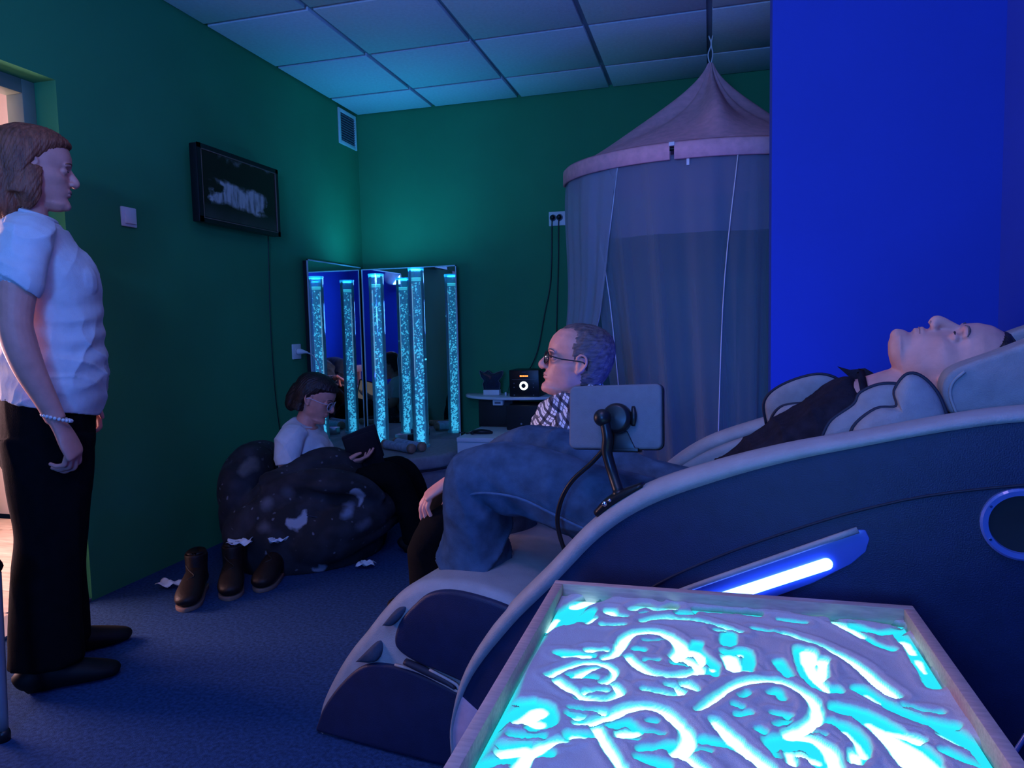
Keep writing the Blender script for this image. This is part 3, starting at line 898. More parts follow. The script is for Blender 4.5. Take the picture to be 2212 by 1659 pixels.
def drape(name, top, bot, m, folds, amp, seed, nu=90, nv=40, pinch=None, grow=1.0):
    r = np.random.default_rng(seed)
    u = np.linspace(0, 1, nu)
    top = catmull(np.array(top, float), 8); bot = catmull(np.array(bot, float), 8)
    ti = np.array([np.interp(u, np.linspace(0, 1, len(top)), top[:, k]) for k in range(3)]).T
    bi = np.array([np.interp(u, np.linspace(0, 1, len(bot)), bot[:, k]) for k in range(3)]).T
    ph = r.random(4) * 6
    G = []
    for v in np.linspace(0, 1, nv):
        P = ti * (1 - v) + bi * v
        if pinch is not None:
            P = P + np.array(pinch) * math.sin(math.pi * v) ** 1.5
        T = np.gradient(P, axis=0)
        n = np.stack([-T[:, 1], T[:, 0], 0 * T[:, 0]], -1)
        n /= np.linalg.norm(n, axis=1)[:, None] + 1e-9
        a = amp * (0.25 + grow * v)
        w = a * (np.sin(2 * np.pi * folds * u + ph[0] + 0.8 * v) + 0.5 * np.sin(2 * np.pi * folds * 2.3 * u + ph[1] - 0.6 * v) + 0.5 * np.sin(2 * np.pi * folds * 0.43 * u + ph[2]))
        G.append(P + n * w[:, None])
    return obj(name, MB().grid(np.array(G)), m, tn, smooth=True, recalc=False)


def arc(a, b, n, dz=-0.05, r=0.99):
    return [tuple(p) for p in hoop(np.radians(np.linspace(a, b, n)), r, dz)]


# coordinates below are relative to the canopy centre
drape('net_drape', arc(216, 372, 16), [(-0.30, -0.60, 0.05), (-0.12, -0.72, 0.03), (0.14, -0.72, 0.03), (0.36, -0.62, 0.03), (0.6, -0.45, 0.03), (0.70, 0.1, 0.03)], M['net'], 9, 0.020, 1)
drape('net_drape', arc(189, 240, 10), [(-0.95, -0.26, 0.12), (-0.94, -0.36, 0.11), (-0.92, -0.42, 0.10), (-0.90, -0.46, 0.10), (-0.88, -0.50, 0.10)], M['net_double'], 3, 0.014, 5, nu=60, pinch=(0.13, 0.0, 0.0))
drape('net_drape', arc(12, 189, 16), [(0.68, 0.15, 0.03), (0.5, 0.50, 0.03), (0.0, 0.64, 0.03), (-0.5, 0.50, 0.03), (-0.66, 0.0, 0.03)], M['net'], 9, 0.018, 9)
drape('net_skirt', arc(214, 372, 16, -0.04, 0.97), [(p[0] * 0.99, p[1] * 0.99, p[2] - 0.34) for p in arc(214, 372, 16, -0.04, 0.97)], M['skirt'], 7, 0.008, 4, nv=10)
obj('hem_cord', MB().tube([(-0.30, -0.625, 0.05), (-0.36, -0.60, 0.73), (-0.424, -0.545, 1.30), (-0.555, -0.41, 1.80)], 0.0026, 6), M['white_plastic'], tn, smooth=True)
obj('hem_cord', MB().tube([(-0.85, -0.52, 0.12), (-0.66, -0.50, 0.60), (-0.48, -0.53, 1.01), (-0.43, -0.56, 1.28), (-0.35, -0.605, 1.80)], 0.0026, 6), M['white_plastic'], tn, smooth=True)
obj('hem_cord', MB().tube([(0.075, -0.74, 0.05), (0.088, -0.735, 0.675), (0.112, -0.715, 1.244), (0.17, -0.685, 1.79)], 0.0026, 6), M['white_plastic'], tn, smooth=True)

# ------------------------------------------------------------------ massage chair (local: s along, w across, z up)
CH_LOC, CH_ROT = (-1.0, 1.59, 0.0), math.radians(-10)
ch = empty('massage_chair', CH_LOC, CH_ROT, label='navy and grey massage chair with a blue light bar on its side', cat='massage chair')


def smooth2(pts, sub=6):
    return [tuple(p) for p in catmull(np.array(pts, float), sub)]


RAIL = [(0.425, 0.05), (0.428, 0.135), (0.475, 0.256), (0.575, 0.392), (0.688, 0.512), (0.79, 0.622), (0.894, 0.697),
        (1.029, 0.756), (1.153, 0.799), (1.268, 0.830), (1.407, 0.865), (1.511, 0.884), (1.65, 0.893), (1.78, 0.87),
        (1.86, 0.78)]
RAIL = smooth2(RAIL, 5)
BASE = [(1.88, 0.6), (1.85, 0.25), (1.75, 0.06), (1.5, 0.03), (0.6, 0.03), (0.45, 0.035)]


def side_panel(w0, w1):
    poly = RAIL + BASE
    return MB().prism(poly, lambda a, b: (a, w0, b), lambda a, b: (a, w1, b))


def rail_cap(w0, w1, h=0.030, drop=0.008):
    """grey padded strip that follows the top edge of a side panel"""
    P = np.array(RAIL)
    T = np.gradient(P, axis=0); T /= np.linalg.norm(T, axis=1)[:, None]
    Nn = np.stack([-T[:, 1], T[:, 0]], -1)
    sec = [(w0 - 0.004, -drop), (w0 - 0.006, h * 0.35), (w0 + 0.008, h * 0.8), (w0 + 0.03, h), (w1 - 0.02, h), (w1 - 0.002, h * 0.6), (w1 + 0.002, -drop)]
    taper = np.clip(np.linspace(0, 1, len(P)) * 5, 0.35, 1.0) * np.interp(P[:, 0], [0.9, 1.3], [1.0, 0.55])
    G = np.array([[(P[i, 0] + Nn[i, 0] * d * taper[i], w, P[i, 1] + Nn[i, 1] * d * taper[i]) for (w, d) in sec] for i in range(len(P))])
    m_ = MB().grid(G, wrap=True)
    n = len(sec)
    m_.f.append(tuple(range(n))); m_.f.append(tuple(range((len(P) - 1) * n, len(P) * n))[::-1])
    return m_


for (w0, w1) in ((0.0, 0.075), (0.645, 0.72)):
    obj('side_panel', side_panel(w0, w1), M['navy_panel'], ch, bevel=0.008, seg=3)
    obj('arm_rail', rail_cap(w0, w1), M['grey_leather'], ch, smooth=True)
# padded inner faces of the arms
INN = [(0.62, 0.42)] + [(a, b - 0.004) for a, b in RAIL if 0.64 < a < 1.62] + [(1.62, 0.6), (0.9, 0.42)]
for (w0, w1) in ((0.074, 0.125), (0.59, 0.646)):
    obj('arm_padding', MB().prism(INN, lambda a, b: (a, w0, b), lambda a, b: (a, w1, b)), M['grey_leather'], ch, bevel=0.016, seg=3)
obj('padding_seam', MB().tube([(a, 0.588, b - 0.035) for a, b in RAIL if 0.70 < a < 1.6][::4], 0.0022, 6, 3), M['piping'], ch, smooth=True)
# grey lower front of the near panel, pink reflected light painted into its colour
obj('pink_lit_patch', MB().prism([(0.421, 0.03), (0.424, 0.135), (0.448, 0.205), (0.50, 0.172), (0.56, 0.16), (0.58, 0.03)],
    lambda a, b: (a, -0.003, b), lambda a, b: (a, 0.01, b)), M['pink_light'], ch, bevel=0.002)

# light bar in its recess, both sides
M['recess_glow'] = mat('painted_led_glow', (0.10, 0.16, 0.50), 0.3, 0.05, 20)  # blue spill of the light bar is put into this colour


def light_bar(wf, sgn):
    rec = [(0.885, 0.462), (0.905, 0.492), (0.989, 0.537), (1.14, 0.612), (1.27, 0.678), (1.284, 0.679), (1.291, 0.664), (1.285, 0.64), (1.262, 0.615), (1.20, 0.572), (1.07, 0.502), (0.96, 0.462)]
    t = obj('light_recess', MB().prism(rec, lambda a, b: (a, wf - 0.004 * sgn, b), lambda a, b: (a, wf + 0.004 * sgn, b)), M['recess_glow'], ch, bevel=0.002)
    obj('recess_lip', MB().tube([(0.905, wf - 0.006 * sgn, 0.494), (0.989, wf - 0.006 * sgn, 0.539), (1.14, wf - 0.006 * sgn, 0.614), (1.272, wf - 0.006 * sgn, 0.679)], 0.006, 8), M['grey_leather'], t, smooth=True)
    p0, p1 = np.array((0.93, 0.468)), np.array((1.222, 0.611))
    d = (p1 - p0) / np.linalg.norm(p1 - p0); nn = np.array((-d[1], d[0])); h = 0.0105
    cap = [p1 + h * (math.cos(a) * nn + math.sin(a) * d) for a in np.linspace(0, math.pi, 9)]
    cap += [p0 - h * (math.cos(a) * nn + math.sin(a) * d) for a in np.linspace(0, math.pi, 9)]
    obj('led_bar', MB().prism([tuple(q) for q in cap], lambda a, b: (a, wf - 0.011 * sgn, b), lambda a, b: (a, wf, b)), M['led_bar'], t, bevel=0.003)
    # the light the bar throws
    Rz = Matrix.Rotation(CH_ROT, 4, 'Z')
    pos = Vector(CH_LOC) + Rz @ Vector((1.076, wf - 0.016 * sgn, 0.540))
    tgt = pos + Rz @ Vector((-1.0 if sgn < 0 else 0.0, -0.45 * sgn if sgn < 0 else -1.0, 0.45 if sgn < 0 else -0.1))
    l_ = area_light('led_bar_light', pos, tgt, 0.30, 0.02, (0.03, 0.07, 1.0), 9.0 if sgn < 0 else 0.5)
    l_.data.shape = 'RECTANGLE'


light_bar(0.0, 1)
light_bar(0.72, -1)
# round speaker port with a bright trim ring
rg = MB().lathe([(0.0595, 0), (0.0595, 0.009), (0.056, 0.012), (0.048, 0.011), (0.046, 0.0)], n=48, closed=True)
M['port_ring'] = mat('blue_grey_trim', (0.10, 0.16, 0.42), 0.25, 0.05, 20, coat=0.5)
rg.xf([[1, 0, 0], [0, 0, -1], [0, 1, 0]], (1.513, 0.001, 0.712))
o = obj('port_ring', rg, M['port_ring'], ch, bevel=0.0)
obj('port_grille', MB().lathe([(0.047, 0), (0.047, 0.004), (0.0, 0.002)], n=40).xf([[1, 0, 0], [0, 0, -1], [0, 1, 0]], (1.513, 0.001, 0.712)), M['black_matte'], ch)
for a in (0.4, 1.5, 2.6, 3.7, 4.8):
    obj('ring_screw', MB().lathe([(0.0025, 0), (0.002, 0.0015)], n=10).xf([[1, 0, 0], [0, 0, -1], [0, 1, 0]], (1.513 + 0.0525 * math.cos(a), -0.0105, 0.712 + 0.0525 * math.sin(a))), M['chrome'], ch)
obj('panel_seam', MB().tube([(0.80, -0.0015, 0.44), (0.913, -0.0015, 0.531), (1.03, -0.0015, 0.60), (1.149, -0.0015, 0.659), (1.28, -0.0015, 0.715), (1.417, -0.0015, 0.757), (1.65, -0.0015, 0.80)], 0.0025, 6, 4), M['piping'], ch, smooth=True)
obj('base_strip', MB().tube([(1.47, -0.004, 0.22), (1.506, -0.004, 0.309), (1.525, -0.004, 0.354), (1.58, -0.004, 0.48)], 0.004, 8), M['port_ring'], ch, smooth=True)

# seat, back cushion, head pillow
obj('seat_cushion', MB().prism(smooth2([(0.62, 0.32), (0.62, 0.42), (0.68, 0.47), (0.80, 0.47), (0.95, 0.46), (1.0, 0.40), (0.98, 0.32)], 3),
    lambda a, b: (a, 0.126, b), lambda a, b: (a, 0.589, b)), M['grey_leather'], ch, bevel=0.012, seg=3)
obj('back_cushion', MB().prism([(0.93, 0.46), (1.20, 0.66), (1.42, 0.80), (1.72, 0.90), (1.78, 0.82), (1.40, 0.62), (1.0, 0.40)],
    lambda a, b: (a, 0.128, b), lambda a, b: (a, 0.588, b)), M['grey_leather'], ch, bevel=0.03, seg=4)
obj('undercarriage', MB().prism([(0.60, 0.05), (0.62, 0.31), (1.7, 0.40), (1.75, 0.08)], lambda a, b: (a, 0.076, b), lambda a, b: (a, 0.644, b)), M['black_matte'], ch)
PIL = [(1.425, 0.868), (1.412, 0.905), (1.416, 0.936), (1.436, 0.957), (1.50, 0.984), (1.62, 1.035), (1.76, 1.075), (1.82, 1.04), (1.83, 0.92), (1.70, 0.885), (1.55, 0.872)]
for (w0, w1) in ((0.155, 0.262), (0.458, 0.565)):
    pw = obj('head_pillow_wing', MB().prism(smooth2(PIL + PIL[:1], 4)[:-1], lambda a, b: (a, w0, b), lambda a, b: (a, w1, b)), M['grey_fabric'], ch, bevel=0.018, seg=4)
    obj('pillow_seam', MB().tube([(1.436, w0 - 0.001, 0.868), (1.424, w0 - 0.001, 0.905), (1.428, w0 - 0.001, 0.93), (1.446, w0 - 0.001, 0.950)], 0.003, 6), M['grey_leather'], pw, smooth=True)
obj('head_pillow', MB().prism([(1.44, 0.80), (1.46, 0.838), (1.56, 0.85), (1.74, 0.90), (1.80, 0.94), (1.83, 0.90), (1.75, 0.83), (1.55, 0.79)],
    lambda a, b: (a, 0.25, b), lambda a, b: (a, 0.47, b)), M['grey_fabric'], ch, bevel=0.012, seg=3)


def puff(poly, w0, w1, thick):
    """padded panel: outline lies on a plane from w0 (bottom) to w1 (top of the outline)"""
    P = np.array(smooth2(poly + poly[:1], 5)[:-1])
    c = P.mean(0)
    zmin, zmax = P[:, 1].min(), P[:, 1].max()
    rings = []
    ks = [0.0, 0.10, 0.25, 0.45, 0.7, 0.9]
    def pt(q, off):
        t = (q[1] - zmin) / (zmax - zmin)
        return (q[0], w0 + (w1 - w0) * t + off, q[1])
    n = len(P)
    front = [[pt(c + (p - c) * (1 - k), -thick * math.sqrt(1 - (1 - k) ** 2)) for p in P] for k in ks]
    back = [[pt(c + (p - c) * (1 - k), thick * 0.6 * math.sqrt(1 - (1 - k) ** 2)) for p in P] for k in ks[1:]]
    m_ = MB()
    vs = [v for r in front for v in r] + [pt(c, -thick)] + [v for r in back for v in r] + [pt(c, thick * 0.6)]
    fs = []
    K = len(ks)
    for i in range(K - 1):
        for j in range(n):
            k = (j + 1) % n
            fs.append((i * n + j, i * n + k, (i + 1) * n + k, (i + 1) * n + j))
    ctr = K * n
    for j in range(n):
        fs.append(((K - 1) * n + j, (K - 1) * n + (j + 1) % n, ctr))
    bo = K * n + 1
    for j in range(n):
        k = (j + 1) % n
        fs.append((j, bo + j, bo + k, k))
    for i in range(K - 2):
        for j in range(n):
            k = (j + 1) % n
            fs.append((bo + i * n + j, bo + (i + 1) * n + j, bo + (i + 1) * n + k, bo + i * n + k))
    c2 = bo + (K - 1) * n
    for j in range(n):
        fs.append((bo + (K - 2) * n + (j + 1) % n, bo + (K - 2) * n + j, c2))
    m_.add(vs, fs)
    rim = [pt(p, -0.002) for p in P]
    return m_, rim + rim[:1]


AIR_NEAR = [
    ([(1.205, 0.815), (1.222, 0.850), (1.262, 0.882), (1.275, 0.906), (1.315, 0.923), (1.36, 0.915), (1.40, 0.87), (1.40, 0.82)], 0.15, 0.19, 0.030),
    ([(1.255, 0.80), (1.262, 0.845), (1.30, 0.880), (1.335, 0.886), (1.332, 0.915), (1.352, 0.945), (1.378, 0.940), (1.405, 0.905), (1.418, 0.85), (1.40, 0.80)], 0.10, 0.145, 0.036),
]
AIR_FAR = [
    ([(1.055, 0.78), (1.050, 0.835), (1.075, 0.872), (1.13, 0.902), (1.19, 0.915), (1.235, 0.895), (1.26, 0.84), (1.2, 0.79)], 0.60, 0.57, 0.030),
    ([(1.075, 0.76), (1.072, 0.80), (1.10, 0.835), (1.16, 0.845), (1.185, 0.85), (1.19, 0.87), (1.215, 0.885), (1.27, 0.88), (1.29, 0.83), (1.25, 0.77)], 0.56, 0.53, 0.030),
]
for poly, w0, w1, tk in AIR_NEAR + AIR_FAR:
    m_, rim = puff(poly, w0, w1, tk)
    a_ = obj('shoulder_airbag', m_, M['grey_fabric'], ch, smooth=True)
    obj('airbag_piping', MB().tube(rim, 0.0038, 8, 1), M['piping'], a_, smooth=True)

# leg rest: grey body with foot wells, dark side lobes
GP = np.array(smooth2([(-0.014, 0.0), (0.006, 0.075), (0.058, 0.168), (0.108, 0.238), (0.152, 0.288), (0.206, 0.352), (0.266, 0.412), (0.326, 0.446), (0.42, 0.460), (0.53, 0.452), (0.62, 0.42)], 8))
wv = np.linspace(0.02, 0.70, 69)
Tn = np.gradient(GP, axis=0); Tn /= np.linalg.norm(Tn, axis=1)[:, None]
Nn = np.stack([Tn[:, 1], -Tn[:, 0]], -1)   # pointing into the body
L_ = np.concatenate([[0], np.cumsum(np.linalg.norm(np.diff(GP, axis=0), axis=1))])
G = []
for w in wv:
    edge = min(1.0, min(w - 0.02, 0.70 - w) / 0.035)
    rnd = 0.03 * (1 - math.sqrt(max(0, 1 - (1 - edge) ** 2)))
    row = []
    for i in range(len(GP)):
        l = L_[i]
        dep = 0.0
        for wc in (0.195, 0.525):
            fw = np.clip((0.095 - abs(w - wc)) / 0.02, 0, 1)
            for l0, l1, dd in ((0.22, 0.335, 0.10), (0.385, 0.53, 0.10)):
                fl = np.clip(min(l - l0, l1 - l) / 0.02, 0, 1)
                dep = max(dep, dd * fw * fl)
        row.append((GP[i, 0] + Nn[i, 0] * (rnd + dep), w, GP[i, 1] + Nn[i, 1] * (rnd + dep)))
    row.append((0.62, w, 0.03)); row.append((0.02, w, 0.0))
    G.append(row)
G = np.array(G)
mb_ = MB().grid(G, wrap=True)
n = G.shape[1]
mb_.f.append(tuple(range(n))); mb_.f.append(tuple(range((len(wv) - 1) * n, len(wv) * n)))
obj('leg_rest', mb_, M['grey_leather'], ch, smooth=True)
LOW = smooth2([(-0.006, 0.004), (0.030, 0.080), (0.085, 0.150), (0.145, 0.205), (0.20, 0.228), (0.27, 0.232), (0.36, 0.218), (0.44, 0.200)], 5) + [(0.60, 0.17), (0.60, 0.012), (0.2, 0.004)]
UP = smooth2([(0.60, 0.19), (0.40, 0.236), (0.33, 0.248), (0.275, 0.268), (0.258, 0.295), (0.275, 0.345), (0.320, 0.396), (0.365, 0.430), (0.43, 0.443), (0.53, 0.434), (0.62, 0.41)], 5)
for (w0, w1) in ((0.012, 0.04), (0.68, 0.708)):
    lb = obj('side_lobe', MB().prism(LOW, lambda a, b: (a, w0, b), lambda a, b: (a, w1, b)), M['navy_panel'], ch, bevel=0.010, seg=3)
    ub = obj('side_lobe', MB().prism(UP, lambda a, b: (a, w0, b), lambda a, b: (a, w1, b)), M['navy_panel'], ch, bevel=0.010, seg=3)
obj('lobe_slot', MB().loft([(0.29, 0.012, 0.250, 0.007, 0.01), (0.33, 0.012, 0.241, 0.009, 0.01), (0.40, 0.012, 0.224, 0.008, 0.01), (0.43, 0.012, 0.213, 0.004, 0.01)], hint=(0, 0, 1), n=12), M['piping'], ch, smooth=True)
obj('lobe_trim', MB().tube([(0.26, 0.012, 0.236), (0.33, 0.010, 0.2325), (0.40, 0.010, 0.215), (0.434, 0.010, 0.205), (0.438, 0.010, 0.213), (0.425, 0.010, 0.224), (0.36, 0.010, 0.243)], 0.0035, 8, 4), M['grey_leather'], ch, smooth=True)

# remote tablet on its swivel arm
rt = empty('remote_tablet', CH_LOC, CH_ROT, label='grey tablet remote on a black swivel arm clipped to the near arm rail', cat='tablet')
tm = MB()
c4 = np.array([(0.703, 0.11, 0.916), (0.906, 0.11, 0.925), (0.897, 0.085, 0.776), (0.688, 0.085, 0.789)])
ux = (c4[1] - c4[0]); ux = ux / np.linalg.norm(ux)
uz = (c4[0] - c4[3]); uz = uz - ux * (uz @ ux); uz /= np.linalg.norm(uz)
un = np.cross(ux, uz)
ctr = c4.mean(0)
def rrect(hw, hh, r, n=6):
    out = []
    for cx, cy, a0 in ((hw - r, hh - r, 0), (-hw + r, hh - r, 1), (-hw + r, -hh + r, 2), (hw - r, -hh + r, 3)):
        for k in range(n + 1):
            a = (a0 + k / n) * math.pi / 2
            out.append((cx + r * math.cos(a), cy + r * math.sin(a)))
    return out
def tp(a, b, d):
    return tuple(ctr + ux * a + uz * b + un * d)
obj('tablet_shell', MB().prism(rrect(0.103, 0.069, 0.014), lambda a, b: tp(a, b, 0.0), lambda a, b: tp(a, b, 0.012)), M['tablet_back'], rt, bevel=0.005, seg=3)
obj('tablet_rim', MB().prism(rrect(0.1045, 0.0705, 0.015), lambda a, b: tp(a, b, -0.012), lambda a, b: tp(a, b, -0.001)), M['black_plastic'], rt, bevel=0.003, seg=2)
obj('tablet_screen', MB().prism(rrect(0.094, 0.060, 0.006), lambda a, b: tp(a, b, -0.0135), lambda a, b: tp(a, b, -0.0121)), M['black_plastic'], rt)
obj('cradle_foot', MB().prism([(-0.022, -0.071), (-0.012, -0.035), (0.030, -0.030), (0.050, -0.071)], lambda a, b: tp(a, b, 0.012), lambda a, b: tp(a, b, 0.018)), M['black_plastic'], rt, bevel=0.002)
obj('cradle_lip', MB().prism([(-0.024, -0.075), (-0.024, -0.066), (0.055, -0.066), (0.055, -0.075)], lambda a, b: tp(a, b, -0.016), lambda a, b: tp(a, b, 0.018)), M['black_plastic'], rt, bevel=0.002)
obj('holder_disc', MB().lathe([(0.032, 0), (0.032, 0.016), (0.026, 0.024), (0, 0.026)], n=32).xf(np.array([ux, uz, un]).T, tp(0.010, -0.004, 0.013)), M['black_plastic'], rt, smooth=False, bevel=0.002)
obj('swivel_ball', MB().ball(tp(-0.016, -0.004, 0.040), 0.019, 20, 14), M['black_plastic'], rt, smooth=True)
obj('clamp_lever', MB().loft([(*tp(0.044, 0.02, 0.016), 0.004, 0.004), (*tp(0.047, 0.0, 0.022), 0.006, 0.005), (*tp(0.044, -0.02, 0.018), 0.004, 0.004)], hint=(1, 0, 0)), M['black_plastic'], rt, smooth=True)
pb = np.array((0.826, 0.030, 0.700))
obj('swivel_arm', MB().tube([tp(-0.012, -0.010, 0.038), tp(-0.006, -0.045, 0.036), (0.792, 0.055, 0.782), (0.806, 0.05, 0.738), tuple(pb)], 0.0115, 14, 5), M['black_plastic'], rt, smooth=True)
obj('arm_collar', MB().ball(tuple(pb), (0.015, 0.014, 0.012), 16, 10), M['black_plastic'], rt, smooth=True)  # round black collar at the foot of the arm
obj('base_clamp', MB().loft([(0.778, 0.030, 0.654, 0.010, 0.016), (0.806, 0.030, 0.682, 0.012, 0.018), (0.84, 0.030, 0.704, 0.010, 0.018), (0.876, 0.030, 0.724, 0.005, 0.014)], hint=(0, 0, 1), n=14), M['black_plastic'], rt, smooth=True)
obj('clamp_screw', MB().ball((0.800, 0.010, 0.682), 0.006, 12, 8).ball((0.811, 0.010, 0.690), 0.004, 12, 8), M['chrome'], rt, smooth=True)
obj('remote_cable', MB().tube([(0.787, 0.058, 0.79), (0.755, 0.06, 0.755), (0.712, 0.06, 0.715), (0.684, 0.065, 0.672), (0.668, 0.075, 0.62), (0.672, 0.085, 0.57), (0.69, 0.09, 0.52)], 0.0052, 8, 5), M['black_plastic'], rt, smooth=True)
# gathered fabric pockets between the grey rim and the dark lobes
for P_ in ([(.228, .330), (.262, .338), (.306, .392), (.284, .390), (.256, .366)], [(.142, .222), (.206, .236), (.230, .298), (.210, .292), (.180, .262)]):
    m_, rim = puff(P_, .010, .036, .014)
    obj('well_pocket', m_, M['dark_pocket'], ch, smooth=True)

# ------------------------------------------------------------------ people
HZ = np.array([-.120, -.116, -.106, -.092, -.076, -.060, -.042, -.020, .004, .022, .046, .070, .092, .107, .115, .118])
HF = np.array([.058, .070, .081, .086, .083, .086, .085, .083, .083, .093, .093, .086, .070, .045, .022, .004])
HB = np.array([.036, .016, -.010, -.034, -.056, -.072, -.086, -.097, -.104, -.107, -.107, -.102, -.088, -.064, -.040, -.016])
HW = np.array([.012, .023, .034, .044, .051, .057, .063, .069, .073, .076, .077, .073, .062, .044, .024, .006])


def head_section(z):
    return [np.interp(z, HZ, A) for A in (HF, HB, HW)]


def frame(fwd, up):
    f = np.array(fwd, float); f /= np.linalg.norm(f)
    u = np.array(up, float); u = u - f * (u @ f); u /= np.linalg.norm(u)
    return np.column_stack([f, np.cross(u, f), u])


class Head:
    """head frame: +x face, +y left ear, +z crown; R columns are those axes"""
    def __init__(self, pos, fwd, up, s=1.0):
        self.R = frame(fwd, up); self.t = np.array(pos, float); self.s = s

    def p(self, x, y, z):
        return tuple(self.R @ (np.array((x, y, z)) * self.s) + self.t)

    def put(self, mb, sub):
        V = (np.array(sub.v) * self.s) @ self.R.T + self.t
        mb.add(V, sub.f)

    def local(self, co):
        return ((co - self.t) @ self.R) / self.s

    def build(self, mb, nose=1.0, chin=0.0, cheek=1.0):
        h = MB()
        zs = np.linspace(-.1195, .1178, 64)
        n = 64
        ang = np.linspace(0, 2 * np.pi, n, endpoint=False)
        c, s = np.cos(ang), np.sin(ang)
        G = []
        for z in zs:
            xf, xb, w = head_section(z)
            xf += chin * math.exp(-((z + .100) / .016) ** 2)
            xm = min(-0.012, (xf + xb) / 2) if xb < -0.03 else (xf + xb) / 2
            x = np.where(c > 0, xm + (xf - xm) * np.abs(c) ** .98, xm - (xm - xb) * np.abs(c) ** .95)
            y = w * np.sign(s) * np.abs(s) ** .95
            # cheek bones and jaw corners
            ck = np.exp(-((np.abs(y) - .050) / .018) ** 2 - ((z + .022) / .020) ** 2) * (c > 0)
            x = x + .006 * cheek * ck
            y = y * (1 + .05 * ck)
            jw = np.exp(-((x - .015) / .025) ** 2 - ((z + .070) / .022) ** 2)
            y = y * (1 + .09 * jw)
            # eye sockets and the hollow below the brow
            so = np.exp(-((np.abs(y) - .033) / .015) ** 2 - ((z - .001) / .013) ** 2)
            x = x - np.where(c > 0, .013 * so, 0)
            # hollow between lower lip and chin
            x = x - np.where(c > 0, .005 * np.exp(-((z + .079) / .007) ** 2 - (y / .03) ** 2), 0)
            # temples
            y = y * (1 - .05 * np.exp(-((x - .055) / .02) ** 2 - ((z - .02) / .03) ** 2))
            G.append(np.stack([x, y, np.full(n, z)], -1))
        G = np.array(G)
        h.grid(G, wrap=True)
        k = len(zs)
        h.f.append(tuple(range(n))[::-1]); h.f.append(tuple((k - 1) * n + j for j in range(n)))
        # nose
        h.loft([(.076, 0, .016, .010, .008), (.085, 0, .003, .010, .0080), (.092, 0, -.010, .011, .0090), (.099, 0, -.022, .012, .0110), (.1015, 0, -.031, .0115 * nose, .0120), (.093, 0, -.040, .008, .0115)], hint=(1, 0, 0), n=14)
        for sy in (-1, 1):
            h.ball((.092, .0115 * sy, -.034), (.010, .0068, .0075), 12, 8)
            h.ball((.0685, .032 * sy, .000), (.0130, .0155, .0105), 14, 10)            # eyelids
            h.loft([(.085, .012 * sy, .018, .006, .006), (.0845, .028 * sy, .021, .006, .006), (.071, .046 * sy, .018, .006, .006)], hint=(0, 0, 1), n=10)  # brow
            # ear: bowl, helix rim, lobe
            R = rotz(sy * .35)
            h.ball((-.014, .073 * sy, -.006), (.014, .006, .024), 14, 10, R)
            rim = [(.000, .074, .004), (.001, .078, .018), (-.010, .083, .027), (-.024, .087, .020), (-.028, .088, .002), (-.022, .084, -.016), (-.012, .079, -.028), (-.004, .075, -.030)]
            h.tube([(a, b * sy, c_) for a, b, c_ in rim], .0042, 8, 4)
            h.ball((-.008, .076 * sy, -.029), (.008, .005, .008), 10, 8)
            h.tube([(-.016, .079 * sy, .012), (-.020, .081 * sy, -.002), (-.014, .079 * sy, -.014)], .003, 8, 3)
        # lips
        h.ball((.083, 0, -.0560), (.0085, .021, .0052), 16, 8)
        h.ball((.081, 0, -.0675), (.0085, .019, .0062), 16, 8)
        h.ball((.074, 0, -.102), (.015, .020, .014), 14, 10)   # chin
        self.put(mb, h)

    def eyes(self, parent, m=None):
        for sy in (-1, 1):
            e = MB(); sub = MB()
            sub.loft([(.0780, .022 * sy, -.001, .0010, .002), (.0812, .028 * sy, -.0006, .0020, .002), (.0813, .033 * sy, -.0004, .0022, .002), (.0775, .041 * sy, -.0008, .001, .002)], hint=(0, 0, 1), n=8, sub=2)
            self.put(e, sub)
            obj('eye', e, M['eye'], parent, smooth=True)
            e = MB(); sub = MB()
            sub.loft([(.0895, .012 * sy, .0200, .0015, .002), (.0902, .024 * sy, .0240, .0024, .0024), (.0835, .039 * sy, .0245, .0022, .0024), (.0735, .048 * sy, .0200, .001, .002)], hint=(0, 0, 1), n=8, sub=3)
            self.put(e, sub)
            obj('eyebrow', e, m or M['hair_grey'], parent, smooth=True)

    def mouth(self, parent):
        e = MB(); sub = MB()
        sub.loft([(.0800, -.021, -.0615, .0008, .001), (.0868, -.011, -.0612, .0011, .002), (.0892, 0, -.0618, .0011, .002), (.0868, .011, -.0612, .0011, .002), (.0800, .021, -.0615, .0008, .001)], hint=(0, 0, 1), n=8, sub=3)
        self.put(e, sub)
        obj('mouth_line', e, M['lip'], parent, smooth=True)

    def scalp(self, keep, off, seed, grain=0.0025, nz=90, nth=120, zmin=-.07, parent=None, m=None, name='hair'):
        """short hair: the skull surface pushed outward by off(x,y,z) where keep>0, with strand grooves"""
        zs = np.linspace(zmin, .1179, nz)
        ang = np.linspace(0, 2 * np.pi, nth, endpoint=False)
        c, s = np.cos(ang), np.sin(ang)
        G = []
        for z in zs:
            xf, xb, w = head_section(z)
            xm = min(-0.012, (xf + xb) / 2)
            x = np.where(c > 0, xm + (xf - xm) * np.abs(c) ** .92, xm - (xm - xb) * np.abs(c) ** .95)
            y = w * np.sign(s) * np.abs(s) ** .92
            G.append(np.stack([x, y, np.full(nth, z)], -1))
        G = np.array(G)
        P = G.reshape(-1, 3)
        nrm = P - np.array((-.012, 0, .0)); nrm[:, 2] *= .9
        nrm /= np.linalg.norm(nrm, axis=1)[:, None]
        k = keep(P)
        a = np.arctan2(P[:, 1], -P[:, 2] * 0.4 - P[:, 0])
        gr = np.sin(a * 38 + 1.2 * np.sin(P[:, 2] * 60 + seed) + 1.6 * np.sin(P[:, 0] * 45)) * grain * .5
